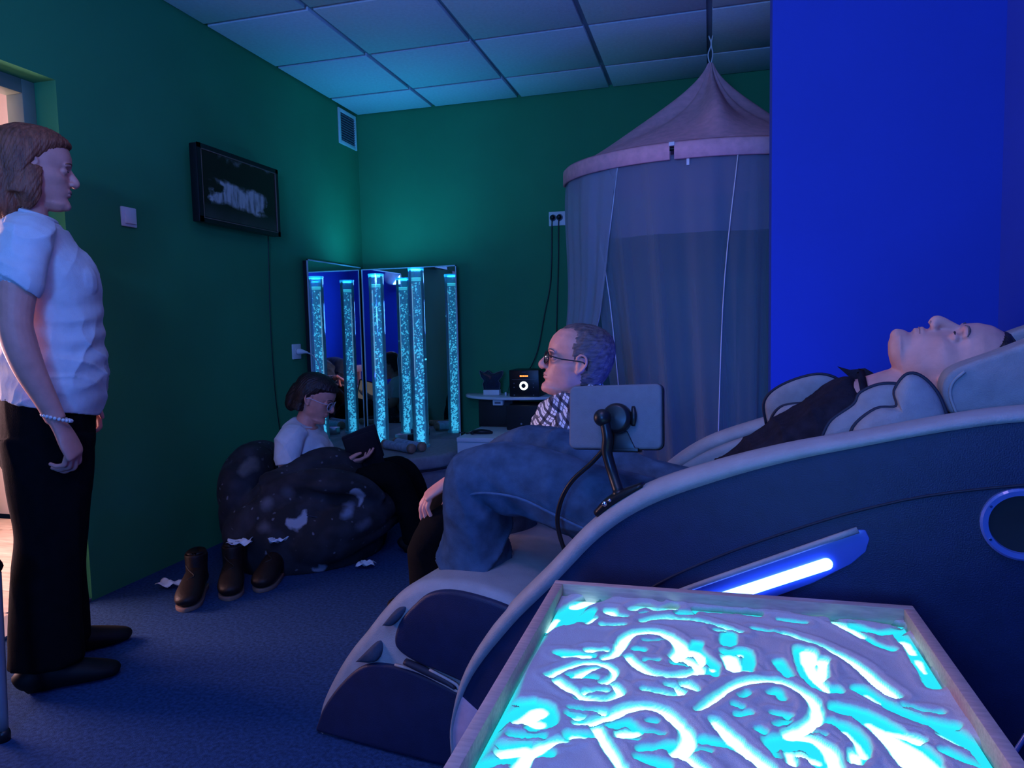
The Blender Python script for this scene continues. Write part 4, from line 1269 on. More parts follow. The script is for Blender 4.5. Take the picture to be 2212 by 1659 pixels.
        gr += np.sin(a * 17 + 1.5 * np.sin(P[:, 2] * 38 + seed * 2)) * grain * .7
        d = np.where(k > 0, off(P) * np.clip(k, 0, 1) + gr * np.clip(k * 2, 0, 1), -0.006)
        Q = (P + nrm * d[:, None]).reshape(G.shape)
        sub = MB().grid(Q, wrap=True)
        kk = k.reshape(G.shape[:2])
        nz_, nt2 = kk.shape
        fs = []
        for i in range(nz_ - 1):
            for j in range(nt2):
                j2 = (j + 1) % nt2
                if max(kk[i, j], kk[i, j2], kk[i + 1, j], kk[i + 1, j2]) > 0:
                    fs.append((i * nt2 + j, i * nt2 + j2, (i + 1) * nt2 + j2, (i + 1) * nt2 + j))
        sub.f = fs
        sub.f.append(tuple((nz_ - 1) * nt2 + j for j in range(nt2)))
        e = MB(); self.put(e, sub)
        return obj(name, e, m, parent, smooth=True)


def hand(mb, wrist, fdir, dorsal, thumb_side, curl=(25, 35, 25), scale=1.0, thumb_in=0.0, spread=0.0):
    """palm + five bent fingers; fdir = finger direction, dorsal = back of the hand, thumb_side = +1/-1 of dorsal x fdir"""
    x = np.array(fdir, float); x /= np.linalg.norm(x)
    z = np.array(dorsal, float); z = z - x * (z @ x); z /= np.linalg.norm(z)
    y = np.cross(z, x) * thumb_side
    w = np.array(wrist, float)

    def P(a, b, c):
        return tuple(w + (x * a + y * b + z * c) * scale)
    k = scale
    mb.loft([(*P(-.03, 0, 0), .026 * k, .019 * k), (*P(.0, 0, 0), .026 * k, .017 * k), (*P(.028, .004, -.001), .034 * k, .0165 * k), (*P(.06, .002, .0), .040 * k, .0145 * k), (*P(.088, 0, .0), .038 * k, .0115 * k), (*P(.097, 0, -.001), .033 * k, .008 * k)], hint=tuple(y), n=20)
    for i, (b, L3, r) in enumerate(((.029, (.042, .025, .020), .0088), (.0098, (.047, .029, .021), .0091), (-.0095, (.043, .027, .020), .0087), (-.0275, (.034, .021, .018), .0076))):
        a = 0.0
        q = np.array((.086 - abs(b - .01) * .22, b, .0))
        pts = [(*P(*(q - np.array((.02, 0, 0)))), r * k * 1.05, r * k * 1.05), (*P(*q), r * k * 1.08, r * k * 1.08)]
        cur = (curl[0] + (i * 4), curl[1] + i * 3, curl[2])
        for jj, (ln, cu) in enumerate(zip(L3, cur)):
            a += math.radians(cu)
            sp = spread * (1.5 - i)
            dv = np.array((math.cos(a), sp, -math.sin(a)))
            q2 = q + dv * ln
            rr = r * (1.0 - .10 * jj)
            mid = q + dv * ln * .5
            pts.append((*P(*mid), rr * .95 * k, rr * .95 * k)); pts.append((*P(*q2), rr * k, rr * k))
            q = q2
        tip = q + dv * .003
        if i == 2:
            ring = (np.array(pts[2][:3]) * .7 + np.array(pts[1][:3]) * .3, np.array(pts[2][:3]) - np.array(pts[1][:3]), r * k)
        pts[-1] = (*P(*q), r * .72 * k, r * .72 * k)
        pts.append((*P(*tip), r * .4 * k, r * .4 * k))
        mb.loft(pts, hint=tuple(y), n=12, sub=3)
    t0, t1, t2, t3 = (.012, .018, -.006), (.040, .043 - thumb_in * .3, -.014 - thumb_in), (.066, .052 - thumb_in, -.022 - thumb_in * 1.3), (.090, .054 - thumb_in * 1.4, -.026 - thumb_in * 1.5)
    mb.loft([(*P(*t0), .014 * k, .013 * k), (*P(*t1), .0125 * k, .012 * k), (*P(*t2), .0105 * k, .0098 * k), (*P(*t3), .0075 * k, .007 * k), (*P(t3[0] + .005, t3[1], t3[2]), .004 * k, .004 * k)], hint=tuple(z), n=12)
    return ring


def person(name, mb, voxel, m, loc, rz, label, smooth=3):
    me = remesh(mb, voxel, smooth, .5)
    o = link_mesh(name, me, m, None, loc, rz, label=label, cat='person')
    return o


def cloth(name, mb, voxel, m, parent, fn=None, smooth=4):
    me = remesh(mb, voxel, smooth, .5)
    if fn is not None:
        displace(me, fn)
    return link_mesh(name, me, m, parent)


def shoe(mb, heel, toe, r=0.045, h=0.075):
    a, b = np.array(heel, float), np.array(toe, float)
    d = b - a
    mb.loft([(*(a + d * .0 + (0, 0, .030)), r * .5, .022), (*(a + d * .06 + (0, 0, .040)), r * .78, .040), (*(a + d * .3 + (0, 0, h * .55)), r * .85, h * .55), (*(a + d * .55 + (0, 0, h * .46)), r * .95, h * .46), (*(a + d * .8 + (0, 0, h * .34)), r, h * .34), (*(a + d * .95 + (0, 0, h * .26)), r * .75, h * .25), (*(a + d + (0, 0, h * .2)), r * .3, h * .14)], hint=(-d[1], d[0], 0), n=18)


# ---- woman standing by the door (local +x forward)
W_LOC, W_ROT = (-1.95, 1.75, 0.0), math.atan2(.744, .668)
hd = Head((0.004, 0.0, 1.552), (1, 0, -0.04), (0.04, 0, 1), 0.98)
mb = MB()
hd.build(mb, cheek=1.1)
mb.loft([(-.030, 0, 1.50, .050, .052), (-.028, 0, 1.45, .052, .055), (-.030, 0, 1.40, .058, .066), (-.030, 0, 1.36, .07, .10)], n=22)
mb.loft([(-.02, 0, 1.39, .06, .09), (-.015, 0, 1.33, .085, .15), (.0, 0, 1.2, .11, .16), (.0, 0, 1.0, .115, .16), (-.01, 0, .85, .115, .17)], n=24)
arm_r = [(-.025, -.165, 1.345, .052, .052), (-.045, -.205, 1.27, .054, .050), (-.062, -.225, 1.19, .050, .047), (-.072, -.238, 1.10, .043, .041), (-.066, -.243, 1.04, .043, .040), (-.045, -.242, .96, .038, .035), (-.015, -.240, .88, .030, .027), (.006, -.238, .82, .026, .024)]
mb.loft(arm_r, n=20)
hand(mb, (.012, -.236, .805), (.35, 0.02, -.93), (.80, -.55, .30), 1, (30, 48, 34), 1.04, .02)
arm_l = [(-.025, .165, 1.345, .052, .052), (-.02, .215, 1.25, .052, .050), (.0, .235, 1.12, .044, .042), (.04, .235, 1.0, .038, .036), (.08, .22, .86, .028, .026)]
mb.loft(arm_l, n=18)
hand(mb, (.085, .215, .85), (.30, -0.05, -.93), (.5, .8, .20), -1, (30, 45, 30), .97)
wo = person('person', mb, .0032, M['skin_w'], W_LOC, W_ROT, 'person standing by the doorway in a white T-shirt and black trousers, arms hanging')
hd.eyes(wo, M['hair_brown']); hd.mouth(wo)
# T-shirt
mb = MB()
mb.loft([(-.012, 0, 1.412, .058, .070), (-.016, 0, 1.395, .074, .105), (-.018, 0, 1.365, .092, .158), (-.006, 0, 1.30, .112, .184), (.014, 0, 1.225, .138, .186), (.017, 0, 1.16, .139, .180), (.018, 0, 1.06, .139, .180), (.013, 0, .96, .146, .192), (.004, 0, .89, .146, .202), (-.008, 0, .842, .140, .203)], n=40, sub=5)
for sy in (-1, 1):
    mb.ball((.075, .078 * sy, 1.215), (.070, .075, .075), 18, 12)
mb.loft([(-.022, -.110, 1.365, .062, .050), (-.030, -.170, 1.335, .066, .054), (-.045, -.206, 1.275, .066, .055), (-.058, -.230, 1.205, .066, .055), (-.060, -.232, 1.198, .063, .052)], n=24)
mb.loft([(-.022, .115, 1.372, .070, .060), (-.030, .175, 1.345, .078, .066), (-.020, .218, 1.275, .074, .062), (-.006, .24, 1.205, .068, .058)], n=24)
def tee_fold(co):
    f = creases(co, 21, 30, .0060, 5, (0.6, 0.6, 1.3)) - .004
    # soft rolls gathering under the bust and round the waist
    f += .0035 * np.sin(co[:, 2] * 95 + 14 * co[:, 0] + 3 * np.sin(co[:, 0] * 16 + 1)) * np.exp(-((co[:, 2] - 1.02) / .14) ** 2)
    return f
tee = cloth('t_shirt', mb, .0045, M['tee'], wo, tee_fold)
obj('neck_rib', MB().tube([(.045 * math.cos(a) * 1.25 - .012, .064 * math.sin(a) * 1.05, 1.414 - .016 * math.cos(a)) for a in np.linspace(0, 2 * math.pi, 21)], .0065, 8, 2), M['tee'], tee, smooth=True)
# trousers
mb = MB()
mb.loft([(-.012, 0, .88, .125, .185), (-.016, 0, .80, .128, .195), (-.020, 0, .72, .128, .19), (-.02, 0, .66, .11, .17)], n=36)
mb.loft([(-.018, -.098, .76, .120, .095), (-.022, -.105, .60, .108, .088), (-.030, -.108, .46, .088, .076), (-.048, -.106, .32, .088, .074), (-.060, -.105, .20, .092, .076), (-.064, -.104, .085, .094, .078)], n=26)
mb.loft([(-.008, .098, .76, .115, .095), (-.006, .108, .60, .105, .088), (-.006, .114, .46, .085, .076), (-.018, .118, .32, .080, .072), (-.024, .12, .18, .082, .074), (-.026, .12, .06, .084, .076)], n=26)
cloth('trousers', mb, .007, M['black_cloth'], wo, lambda co: creases(co, 8, 18, .006, 3, (1, 1, .6)))
mb = MB(); shoe(mb, (-.135, -.100, 0), (.125, -.118, 0), .046, .085)
obj('shoe', mb, M['shoe'], wo, smooth=True)
mb = MB(); shoe(mb, (-.085, .125, 0), (.180, .160, 0), .046, .085)
obj('shoe', mb, M['shoe'], wo, smooth=True)
# chin-length hair with a thick tail at the nape
mb = MB(); hs = MB()
zs = np.linspace(-.085, .1179, 50); ang = np.linspace(0, 2 * np.pi, 72, endpoint=False)
G = []
for z in zs:
    xf, xb, w = head_section(max(z, -.03))
    g = .016 + .012 * np.clip((.06 - z) / .12, 0, 1)
    xfh = min(xf, .080 if z > .072 else .080 - (.072 - z) * 1.25)
    if z < -.01:
        xfh = max(-.030, .080 - .082 * 1.25 - (-.01 - z) * .35)
    xm = -.030
    x = np.where(np.cos(ang) > 0, xm + (xfh + .012 * min(1, max(0, (z - .05) / .03)) + .002 - xm) * np.abs(np.cos(ang)) ** .8, xm - (xm - xb + g * 1.5) * np.abs(np.cos(ang)))
    y = (w + g) * np.sin(ang)
    G.append(np.stack([x, y, np.full(72, z + (.014 * (z / .118) ** 2 if z > 0 else 0))], -1))
hs.grid(np.array(G), wrap=True); hs.f.append(tuple(range(72))[::-1]); hs.f.append(tuple(49 * 72 + j for j in range(72)))
hs.loft([(-.080, 0, .0, .06, .075), (-.100, 0, -.035, .064, .082), (-.090, 0, -.085, .066, .082), (-.075, 0, -.130, .055, .074), (-.070, .0, -.165, .022, .05)], hint=(1, 0, 0), n=20)
hs.loft([(-.02, -.072, .0, .035, .016), (-.02, -.078, -.05, .034, .018), (-.022, -.072, -.095, .028, .016), (-.03, -.062, -.125, .012, .010)], hint=(1, 0, 0), n=16)
hs.loft([(-.02, .072, .0, .035, .016), (-.02, .078, -.05, .034, .018), (-.022, .072, -.095, .028, .016), (-.03, .062, -.125, .012, .010)], hint=(1, 0, 0), n=16)
hd.put(mb, hs)
def strands(co, amp=.0011):
    l = hd.local(co)
    a = np.arctan2(l[:, 1], -l[:, 0] + .5 * l[:, 2])
    return amp * (np.sin(a * 64 + 2 * np.sin(l[:, 2] * 40) + 2 * np.sin(l[:, 0] * 50)) + .8 * np.sin(a * 21 + 4 * np.sin(l[:, 2] * 28 + 1)))
cloth('hair', mb, .0035, M['hair_brown'], wo, strands, 3)
# bead bracelet
mb = MB()
for k in range(22):
    a = 2 * math.pi * k / 22
    mb.ball((.008 + .0345 * math.cos(a), -.237 + .030 * math.sin(a), .826 - .012 * math.cos(a)), .0052, 8, 6)
obj('bracelet', mb, M['beads'], wo, smooth=True)

# ---- man with glasses sitting behind the massage chair (local +x forward)
G_LOC, G_ROT = (-.430, 2.455, 0.0), math.atan2(-.266, -.964)
hd = Head((.020, 0, .926), (1, 0, .24), (-.24, 0, 1), 1.07)
mb = MB()
hd.build(mb, nose=1.1, chin=.004)
mb.loft([(-.006, 0, .885, .050, .052), (.012, 0, .835, .050, .053), (.014, 0, .79, .053, .058), (.006, 0, .75, .06, .08)], n=22)
mb.loft([(.0, 0, .745, .06, .09), (.01, 0, .68, .10, .16), (.0, 0, .5, .11, .16), (-.05, 0, .28, .12, .17)], n=24)
mb.loft([(.02, .16, .69, .05, .05), (.10, .215, .60, .045, .045), (.22, .22, .53, .04, .04), (.33, .18, .545, .034, .036), (.43, .13, .556, .029, .027)], hint=(0, 1, 0), n=18)
RING = hand(mb, (.445, .125, .553), (.80, 0.10, -.52), (.60, .15, .78), -1, (26, 26, 16), 1.10, .030, .05)
mb.loft([(.01, -.16, .69, .05, .05), (.06, -.22, .56, .045, .045), (.16, -.20, .46, .04, .04), (.30, -.14, .50, .030, .028)], hint=(0, 1, 0), n=18)
hand(mb, (.31, -.135, .505), (.9, .2, -.2), (.2, -.1, .95), 1, (25, 35, 22), .98)
gm = person('person', mb, .0032, M['skin'], G_LOC, G_ROT, 'person in dark glasses and a checked shirt sitting behind the massage chair')
hd.eyes(gm); hd.mouth(gm)


def keep_g(P):
    x, y, z = P.T
    ay = np.abs(y)
    # receding hairline: starts above the temple, sideburn in front of the ear
    line = .050 - .55 * np.clip(z - .055, 0, .1) + .30 * np.clip(ay - .02, 0, .06) * 0
    side = np.interp(z, [-.10, -.055, -.02, 0.0, .03, .055, .085, .12], [-.020, -.026, -.012, .012, .022, .026, .050, .085])
    top = np.interp(ay, [0, .018, .035, .05, .08], [.078, .068, .036, .022, .018])
    lim = np.where(z > .06, np.minimum(side, top), side)
    ear = (((x + .014) / .022) ** 2 + ((z + .004) / .030) ** 2 < 1) & (z < .02)
    k = (lim - x) / .034 + .10 * np.sin(z * 420 + 30 * y) * np.sin(z * 170 + 1)
    return np.where(ear, -1, np.minimum(k, (z + .098) / .018))


hd.scalp(keep_g, lambda P: .005 + .011 * np.clip(.3 - P[:, 0] / .1, 0, 1), 3, .0014, parent=gm, m=M['hair_grey'], zmin=-.105)
gl = MB(); sub = MB()
for sy in (-1, 1):
    sub.tube([(.0985 - .004 * abs(math.sin(a)) * 0 - .010 * (abs(.034 + .023 * math.cos(a)) / .057) ** 2, sy * (.034 + .023 * math.cos(a)), -.004 + .0185 * math.sin(a)) for a in np.linspace(0, 2 * math.pi, 21)], .0022, 8, 1)
    sub.tube([(.0890, sy * .057, .004), (.083, sy * .066, .004), (.05, sy * .0765, .002), (.0, sy * .081, .006), (-.022, sy * .086, .004), (-.034, sy * .084, -.016)], .0020, 8, 3)
sub.tube([(.0985, -.011, .002), (.1015, 0, .005), (.0985, .011, .002)], .0019, 8, 3)
hd.put(gl, sub)
gs = obj('glasses', gl, M['black_plastic'], gm, smooth=True)
M['lens'] = clear_material('clear_lens', (0.5, 0.5, 0.55), 0.95)
for sy in (-1, 1):
    ls = MB(); sub = MB()
    pts = [(.034 + .022 * math.cos(a), -.004 + .0178 * math.sin(a)) for a in np.linspace(0, 2 * math.pi, 20, endpoint=False)]
    sub.prism(pts, lambda a, b: (.0975 - .010 * (a / .057) ** 2, sy * a, b), lambda a, b: (.0985 - .010 * (a / .057) ** 2, sy * a, b))
    hd.put(ls, sub)
    obj('lens', ls, M['lens'], gs, smooth=True)


def plaid_material():
    m, nt, b = new_mat('checked_shirt')
    N, L = nt.nodes, nt.links
    tc = N.new('ShaderNodeTexCoord')
    nz = N.new('ShaderNodeTexNoise'); nz.inputs['Scale'].default_value = 9; nz.inputs['Detail'].default_value = 1
    L.new(tc.outputs['Object'], nz.inputs['Vector'])
    va = N.new('ShaderNodeVectorMath'); va.operation = 'MULTIPLY_ADD'
    va.inputs[1].default_value = (.028, .028, .028)
    L.new(nz.outputs['Color'], va.inputs[0]); L.new(tc.outputs['Object'], va.inputs[2])
    mp = N.new('ShaderNodeMapping'); mp.inputs['Rotation'].default_value = (0.1, 0.55, 0.0)
    L.new(va.outputs[0], mp.inputs['Vector'])
    sp = N.new('ShaderNodeSeparateXYZ'); L.new(mp.outputs[0], sp.inputs[0])

    def bands(src, period, duty, phase=0.0):
        a = N.new('ShaderNodeMath'); a.operation = 'MULTIPLY_ADD'; a.inputs[1].default_value = 1 / period; a.inputs[2].default_value = phase
        L.new(src, a.inputs[0])
        f = N.new('ShaderNodeMath'); f.operation = 'FRACT'; L.new(a.outputs[0], f.inputs[0])
        g = N.new('ShaderNodeMath'); g.operation = 'LESS_THAN'; g.inputs[1].default_value = duty
        L.new(f.outputs[0], g.inputs[0])
        return g.outputs[0]

    def mx(op, a, b_):
        n = N.new('ShaderNodeMath'); n.operation = op
        L.new(a, n.inputs[0]); L.new(b_, n.inputs[1]); return n.outputs[0]
    P_ = .025
    d = mx('MAXIMUM', bands(sp.outputs['X'], P_, .34), bands(sp.outputs['Z'], P_, .34))
    fine = mx('MAXIMUM', bands(sp.outputs['X'], P_, .08, .33), bands(sp.outputs['Z'], P_, .08, .33))
    both = mx('MULTIPLY', bands(sp.outputs['X'], P_, .34), bands(sp.outputs['Z'], P_, .34))
    c1 = N.new('ShaderNodeMix'); c1.data_type = 'RGBA'
    c1.inputs[6].default_value = (.80, .82, .86, 1); c1.inputs[7].default_value = (.075, .085, .12, 1)
    L.new(d, c1.inputs[0])
    c2 = N.new('ShaderNodeMix'); c2.data_type = 'RGBA'; c2.inputs[7].default_value = (.12, .13, .17, 1)
    L.new(fine, c2.inputs[0]); L.new(c1.outputs[2], c2.inputs[6])
    c3 = N.new('ShaderNodeMix'); c3.data_type = 'RGBA'; c3.inputs[7].default_value = (.012, .014, .025, 1)
    L.new(both, c3.inputs[0]); L.new(c2.outputs[2], c3.inputs[6])
    L.new(c3.outputs[2], b.inputs['Base Color'])
    b.inputs['Roughness'].default_value = .9
    return m


M['plaid'] = plaid_material()
mb = MB()
mb.loft([(.010, 0, .818, .074, .078), (.012, 0, .795, .090, .110), (.018, 0, .76, .118, .170), (.032, 0, .69, .142, .200), (.025, 0, .58, .145, .200), (.0, 0, .45, .148, .190), (-.04, 0, .30, .150, .195)], n=36)
mb.loft([(.0, .12, .745, .075, .068), (.05, .19, .695, .082, .072), (.13, .225, .60, .066, .060), (.21, .23, .535, .056, .052), (.30, .20, .532, .050, .046), (.395, .15, .540, .046, .042)], hint=(0, 1, 0), n=22)
mb.loft([(-.03, -.12, .725, .075, .070), (.0, -.19, .66, .072, .066), (.06, -.225, .56, .062, .058), (.15, -.21, .47, .054, .050), (.27, -.15, .495, .046, .042)], hint=(0, 1, 0), n=22)
sh_ = cloth('checked_shirt', mb, .005, M['plaid'], gm, lambda co: creases(co, 31, 24, .006, 3))
mb = MB()
mb.loft([(-.02, 0, .782, .076, .084), (-.016, 0, .800, .070, .076), (-.012, 0, .822, .063, .067)], n=30)
cl = MB()
G = []
for dz, rr in ((0, 1.0), (.034, .86), (.036, .90), (.006, 1.10)):
    G.append([(-.002 + .078 * rr * math.cos(a) + .01, .078 * rr * math.sin(a), .803 + dz - .034 * math.cos(a)) for a in np.linspace(.30, 2 * math.pi - .30, 40)])
cl.grid(np.array(G))
obj('collar', cl, M['plaid'], sh_, smooth=True)
mb = MB()
mb.loft([(-.06, 0, .42, .13, .18), (-.07, 0, .30, .15, .20), (-.06, 0, .20, .13, .19)], n=30)
for sy in (-1, 1):
    mb.loft([(-.05, .10 * sy, .27, .09, .10), (.15, .12 * sy, .33, .088, .088), (.33, .13 * sy, .375, .080, .080), (.45, .13 * sy, .395, .075, .074), (.505, .13 * sy, .365, .074, .066), (.53, .13 * sy, .30, .068, .066), (.53, .13 * sy, .18, .068, .066), (.53, .13 * sy, .06, .070, .068)], hint=(0, 1, 0), n=24)
cloth('trousers', mb, .007, M['black_cloth'], gm, lambda co: creases(co, 18, 18, .005, 3))
for sy in (-1, 1):
    mb = MB(); shoe(mb, (.45, .13 * sy, 0), (.72, .15 * sy, 0), .048, .085)
    obj('shoe', mb, M['shoe'], gm, smooth=True)
_c, _d, _r = RING
_F = frame(_d, (0.1, 0.2, 1.0))
obj('finger_ring', MB().tube([tuple(_c + (_F[:, 1] * math.cos(a) + _F[:, 2] * math.sin(a)) * (_r * 1.02)) for a in np.linspace(0, 2 * math.pi, 17)], .0014, 6, 1), M['gold'], gm, smooth=True)
pf = empty('floor_pouf', (G_LOC[0] + .06, G_LOC[1] + .03, 0), label='dark floor pouf under the man with glasses', cat='pouf')
obj('pouf_body', MB().lathe([(.0, 0), (.27, .0), (.33, .05), (.33, .13), (.27, .195), (.15, .205), (0, .20)], n=40), M['black_cloth'], pf, smooth=True)
obj('pouf_seam', MB().tube([(.333 * math.cos(a), .333 * math.sin(a), .09) for a in np.linspace(0, 2 * math.pi, 33)], .005, 6, 1), M['piping'], pf, smooth=True)

# ---- man lying in the massage chair (chair coordinates: s along, w across, z up; he faces +z, crown to +s)
hd = Head((1.449, .36, .943), (-.03, -.14, 1), (1, 0, .04), 1.0)
mb = MB()
hd.build(mb, nose=1.0, chin=.002, cheek=1.15)
mb.loft([(1.42, .36, .885, .060, .062), (1.37, .36, .885, .064, .064), (1.32, .36, .868, .066, .066), (1.27, .36, .845, .07, .09)], hint=(0, 0, 1), n=22)
mb.loft([(1.28, .36, .82, .06, .09), (1.22, .36, .765, .075, .14), (1.05, .36, .635, .065, .12), (.85, .36, .54, .07, .13)], hint=(0, 0, 1), n=24)
for sw in (-1, 1):
    mb.loft([(1.20, .36 + .125 * sw, .755, .042, .042), (1.06, .36 + .165 * sw, .655, .038, .038), (.96, .36 + .180 * sw, .588, .034, .034), (.90, .36 + .19 * sw, .565, .032, .030), (.86, .36 + .193 * sw, .548, .026, .024)], hint=(0, 0, 1), n=16)
    hand(mb, (.85, .36 + .194 * sw, .545), (-1, .0, -.35), (-.2, .8 * sw, .6), 1 if sw > 0 else -1, (20, 30, 20), .97)
ly = person('person', mb, .0032, M['skin'], CH_LOC, CH_ROT, 'person in jeans and a dark shirt lying face up in the massage chair')
hd.eyes(ly); hd.mouth(ly)
for sy in (-1, 1):
    ns = MB(); sub = MB()
    sub.ball((.0985, .0075 * sy, -.0405), (.0058, .0032, .0022), 10, 8)
    hd.put(ns, sub)
    obj('nostril', ns, M['lip'], ly, smooth=True)


def keep_l(P):
    x, y, z = P.T
    lim = np.interp(z, [-.075, -.04, 0.0, .04, .075, .10, .12], [-.08, -.035, -.005, .012, .055, .09, .10])
    ear = (((x + .014) / .022) ** 2 + ((z + .004) / .030) ** 2 < 1) & (z < .02)
    k = (lim - x) / .016
    return np.where(ear, -1, np.minimum(k, (z + .07) / .012))


hd.scalp(keep_l, lambda P: .005 + 0 * P[:, 0], 5, .0012, parent=ly, m=M['hair_black'], zmin=-.075)
mb = MB()
mb.loft([(1.292, .36, .862, .070, .082), (1.265, .36, .842, .092, .13), (1.22, .36, .782, .104, .18), (1.12, .36, .715, .104, .18), (1.0, .36, .622, .098, .17), (.90, .36, .560, .095, .17), (.80, .36, .550, .095, .17)], hint=(0, 0, 1), n=36)
for sw in (-1, 1):
    mb.loft([(1.22, .36 + .12 * sw, .775, .062, .062), (1.10, .36 + .165 * sw, .685, .056, .054), (.98, .36 + .178 * sw, .600, .048, .046), (.86, .36 + .188 * sw, .555, .040, .038)], hint=(0, 0, 1), n=20)
ls_ = cloth('dark_shirt', mb, .0055, M['dark_shirt'], ly, lambda co: creases(co, 44, 24, .006, 4) - .006)
cl = MB(); G = []
for dz, rr in ((-.004, 1.02), (.012, .97), (.014, 1.0), (.0, 1.14)):
    G.append([(1.285 + dz * .85 + .0 * a + .020 * math.cos(a) * 0 - .014 * math.cos(a), .36 + .072 * rr * math.sin(a), .868 + .066 * rr * math.cos(a) + dz * .35) for a in np.linspace(.22, 2 * math.pi - .22, 40)])
cl.grid(np.array(G))
obj('collar', cl, M['dark_shirt'], ls_, smooth=True)
obj('collar_point', MB().prism([(1.228, .957), (1.255, .949), (1.285, .953), (1.305, .94), (1.30, .918), (1.265, .922)], lambda a, b: (a, .39, b - .012), lambda a, b: (a, .395, b - .012)), M['dark_shirt'], ls_, bevel=.001)
M['waist_print'] = mat('printed_hem', (.26, .32, .42), .9, .4, 70, .3, 200)
obj('shirt_hem', MB().tube([(.86, .20, .672), (.80, .205, .668), (.765, .23, .668), (.745, .27, .672), (.735, .33, .676)], .009, 8, 5), M['waist_print'], ly, smooth=True)
# jeans
mb = MB()
mb.loft([(.92, .36, .565, .09, .165), (.84, .36, .555, .100, .18), (.76, .36, .553, .10, .185)], hint=(0, 0, 1), n=34)
near = [(.88, .245, .575, .095, .098), (.78, .225, .600, .088, .095), (.66, .21, .640, .080, .088), (.55, .205, .672, .080, .086), (.46, .20, .680, .080, .084), (.405, .20, .650, .086, .082), (.395, .20, .59, .090, .080), (.392, .20, .50, .090, .080), (.386, .20, .42, .086, .078), (.375, .20, .30, .080, .072)]
mb.loft(near, hint=(0, 1, 0), n=30)
far = [(.88, .475, .575, .095, .098), (.78, .49, .592, .088, .095), (.64, .50, .630, .080, .086), (.50, .505, .668, .080, .084), (.41, .51, .678, .080, .082), (.350, .51, .655, .082, .080), (.335, .51, .59, .084, .078), (.33, .51, .50, .084, .078), (.33, .51, .40, .080, .076), (.325, .51, .30, .078, .07)]
mb.loft(far, hint=(0, 1, 0), n=30)


def jean_fold(co):
    f = creases(co, 52, 17, .013, 4)
    # diagonal pull lines behind the knee
    q = co[:, 0] * .7 + co[:, 2] * .7
    f += .004 * np.sin(q * 120 + 20 * co[:, 1]) * np.exp(-((co[:, 0] - .48) / .10) ** 2 - ((co[:, 2] - .62) / .10) ** 2)
    return f


jn = cloth('jeans', mb, .0055, M['jeans'], ly, jean_fold)
obj('side_seam', MB().tube([(.405, .117, .64), (.394, .113, .59), (.390, .112, .52), (.385, .114, .44), (.378, .118, .38)], .0035, 6, 4), M['jeans_seam'], jn, smooth=True)
obj('side_seam', MB().tube([(.405, .117, .64), (.46, .113, .655), (.55, .117, .650), (.63, .119, .622), (.70, .122, .595), (.78, .130, .57)], .0035, 6, 4), M['jeans_seam'], jn, smooth=True)
for w_, x0 in ((.20, .37), (.51, .325)):
    mb = MB()
    mb.loft([(x0 + .04, w_, .34, .045, .045), (x0 + .03, w_, .25, .044, .042), (x0 + .03, w_, .17, .048, .042), (x0 - .04, w_, .12, .034, .046), (x0 - .14, w_, .10, .026, .046), (x0 - .19, w_, .09, .015, .03)], hint=(0, 1, 0), n=18)
    obj('sock', mb, M['black_cloth'], ly, smooth=True)

# ---- woman on the bean bag with a tablet (local +x forward)
B_LOC, B_ROT = (-1.80, 3.10, 0.0), math.atan2(.266, .964)
pit = math.radians(22)
hd = Head((-.040, 0, .728), (math.cos(pit), -.06, -math.sin(pit)), (math.sin(pit), 0, math.cos(pit)), .94)
mb = MB()
hd.build(mb)
mb.loft([(-.070, 0, .69, .045, .047), (-.085, 0, .64, .046, .048), (-.10, 0, .60, .055, .07)], n=20)
mb.loft([(-.10, 0, .60, .06, .10), (-.11, 0, .53, .09, .15), (-.10, 0, .40, .10, .145), (-.09, 0, .20, .11, .16)], n=24)
mb.loft([(-.12, -.155, .56, .045, .045), (-.135, -.185, .48, .044, .042), (-.10, -.20, .40, .040, .038), (-.055, -.205, .375, .036, .034), (.03, -.16, .395, .032, .030), (.10, -.10, .420, .025, .022)], n=18)
hand(mb, (.105, -.095, .422), (.93, .35, .12), (.25, -.35, -.9), 1, (14, 20, 12), .92)
mb.loft([(-.12, .155, .56, .045, .045), (-.12, .19, .46, .044, .042), (-.06, .20, .39, .040, .038), (.03, .15, .40, .032, .030), (.10, .09, .43, .025, .022)], n=18)
hand(mb, (.105, .085, .432), (.93, -.25, .22), (.25, .35, -.9), -1, (14, 20, 12), .92)
bw = person('person', mb, .0034, M['skin_w'], B_LOC, B_ROT, 'person with short dark hair reading a tablet on the patterned bean bag')
hd.eyes(bw, M['hair_black']); hd.mouth(bw)
mb = MB()
mb.loft([(-.088, 0, .612, .056, .064), (-.096, 0, .597, .074, .105), (-.106, 0, .565, .095, .150), (-.108, 0, .51, .115, .162), (-.10, 0, .43, .118, .152), (-.095, 0, .35, .118, .15), (-.09, 0, .26, .12, .16)], n=32)
mb.ball((-.035, -.06, .475), (.055, .06, .055)); mb.ball((-.035, .06, .475), (.055, .06, .055))
for sy in (-1, 1):
    mb.loft([(-.11, .105 * sy, .575, .060, .055), (-.122, .155 * sy, .555, .064, .056), (-.132, .182 * sy, .495, .060, .052), (-.128, .192 * sy, .445, .056, .050)], n=20)
cloth('t_shirt', mb, .005, M['tee'], bw, lambda co: creases(co, 61, 26, .006, 3))
mb = MB()
mb.loft([(-.09, 0, .34, .11, .15), (-.08, 0, .22, .13, .18), (-.06, 0, .12, .12, .18)], n=28)
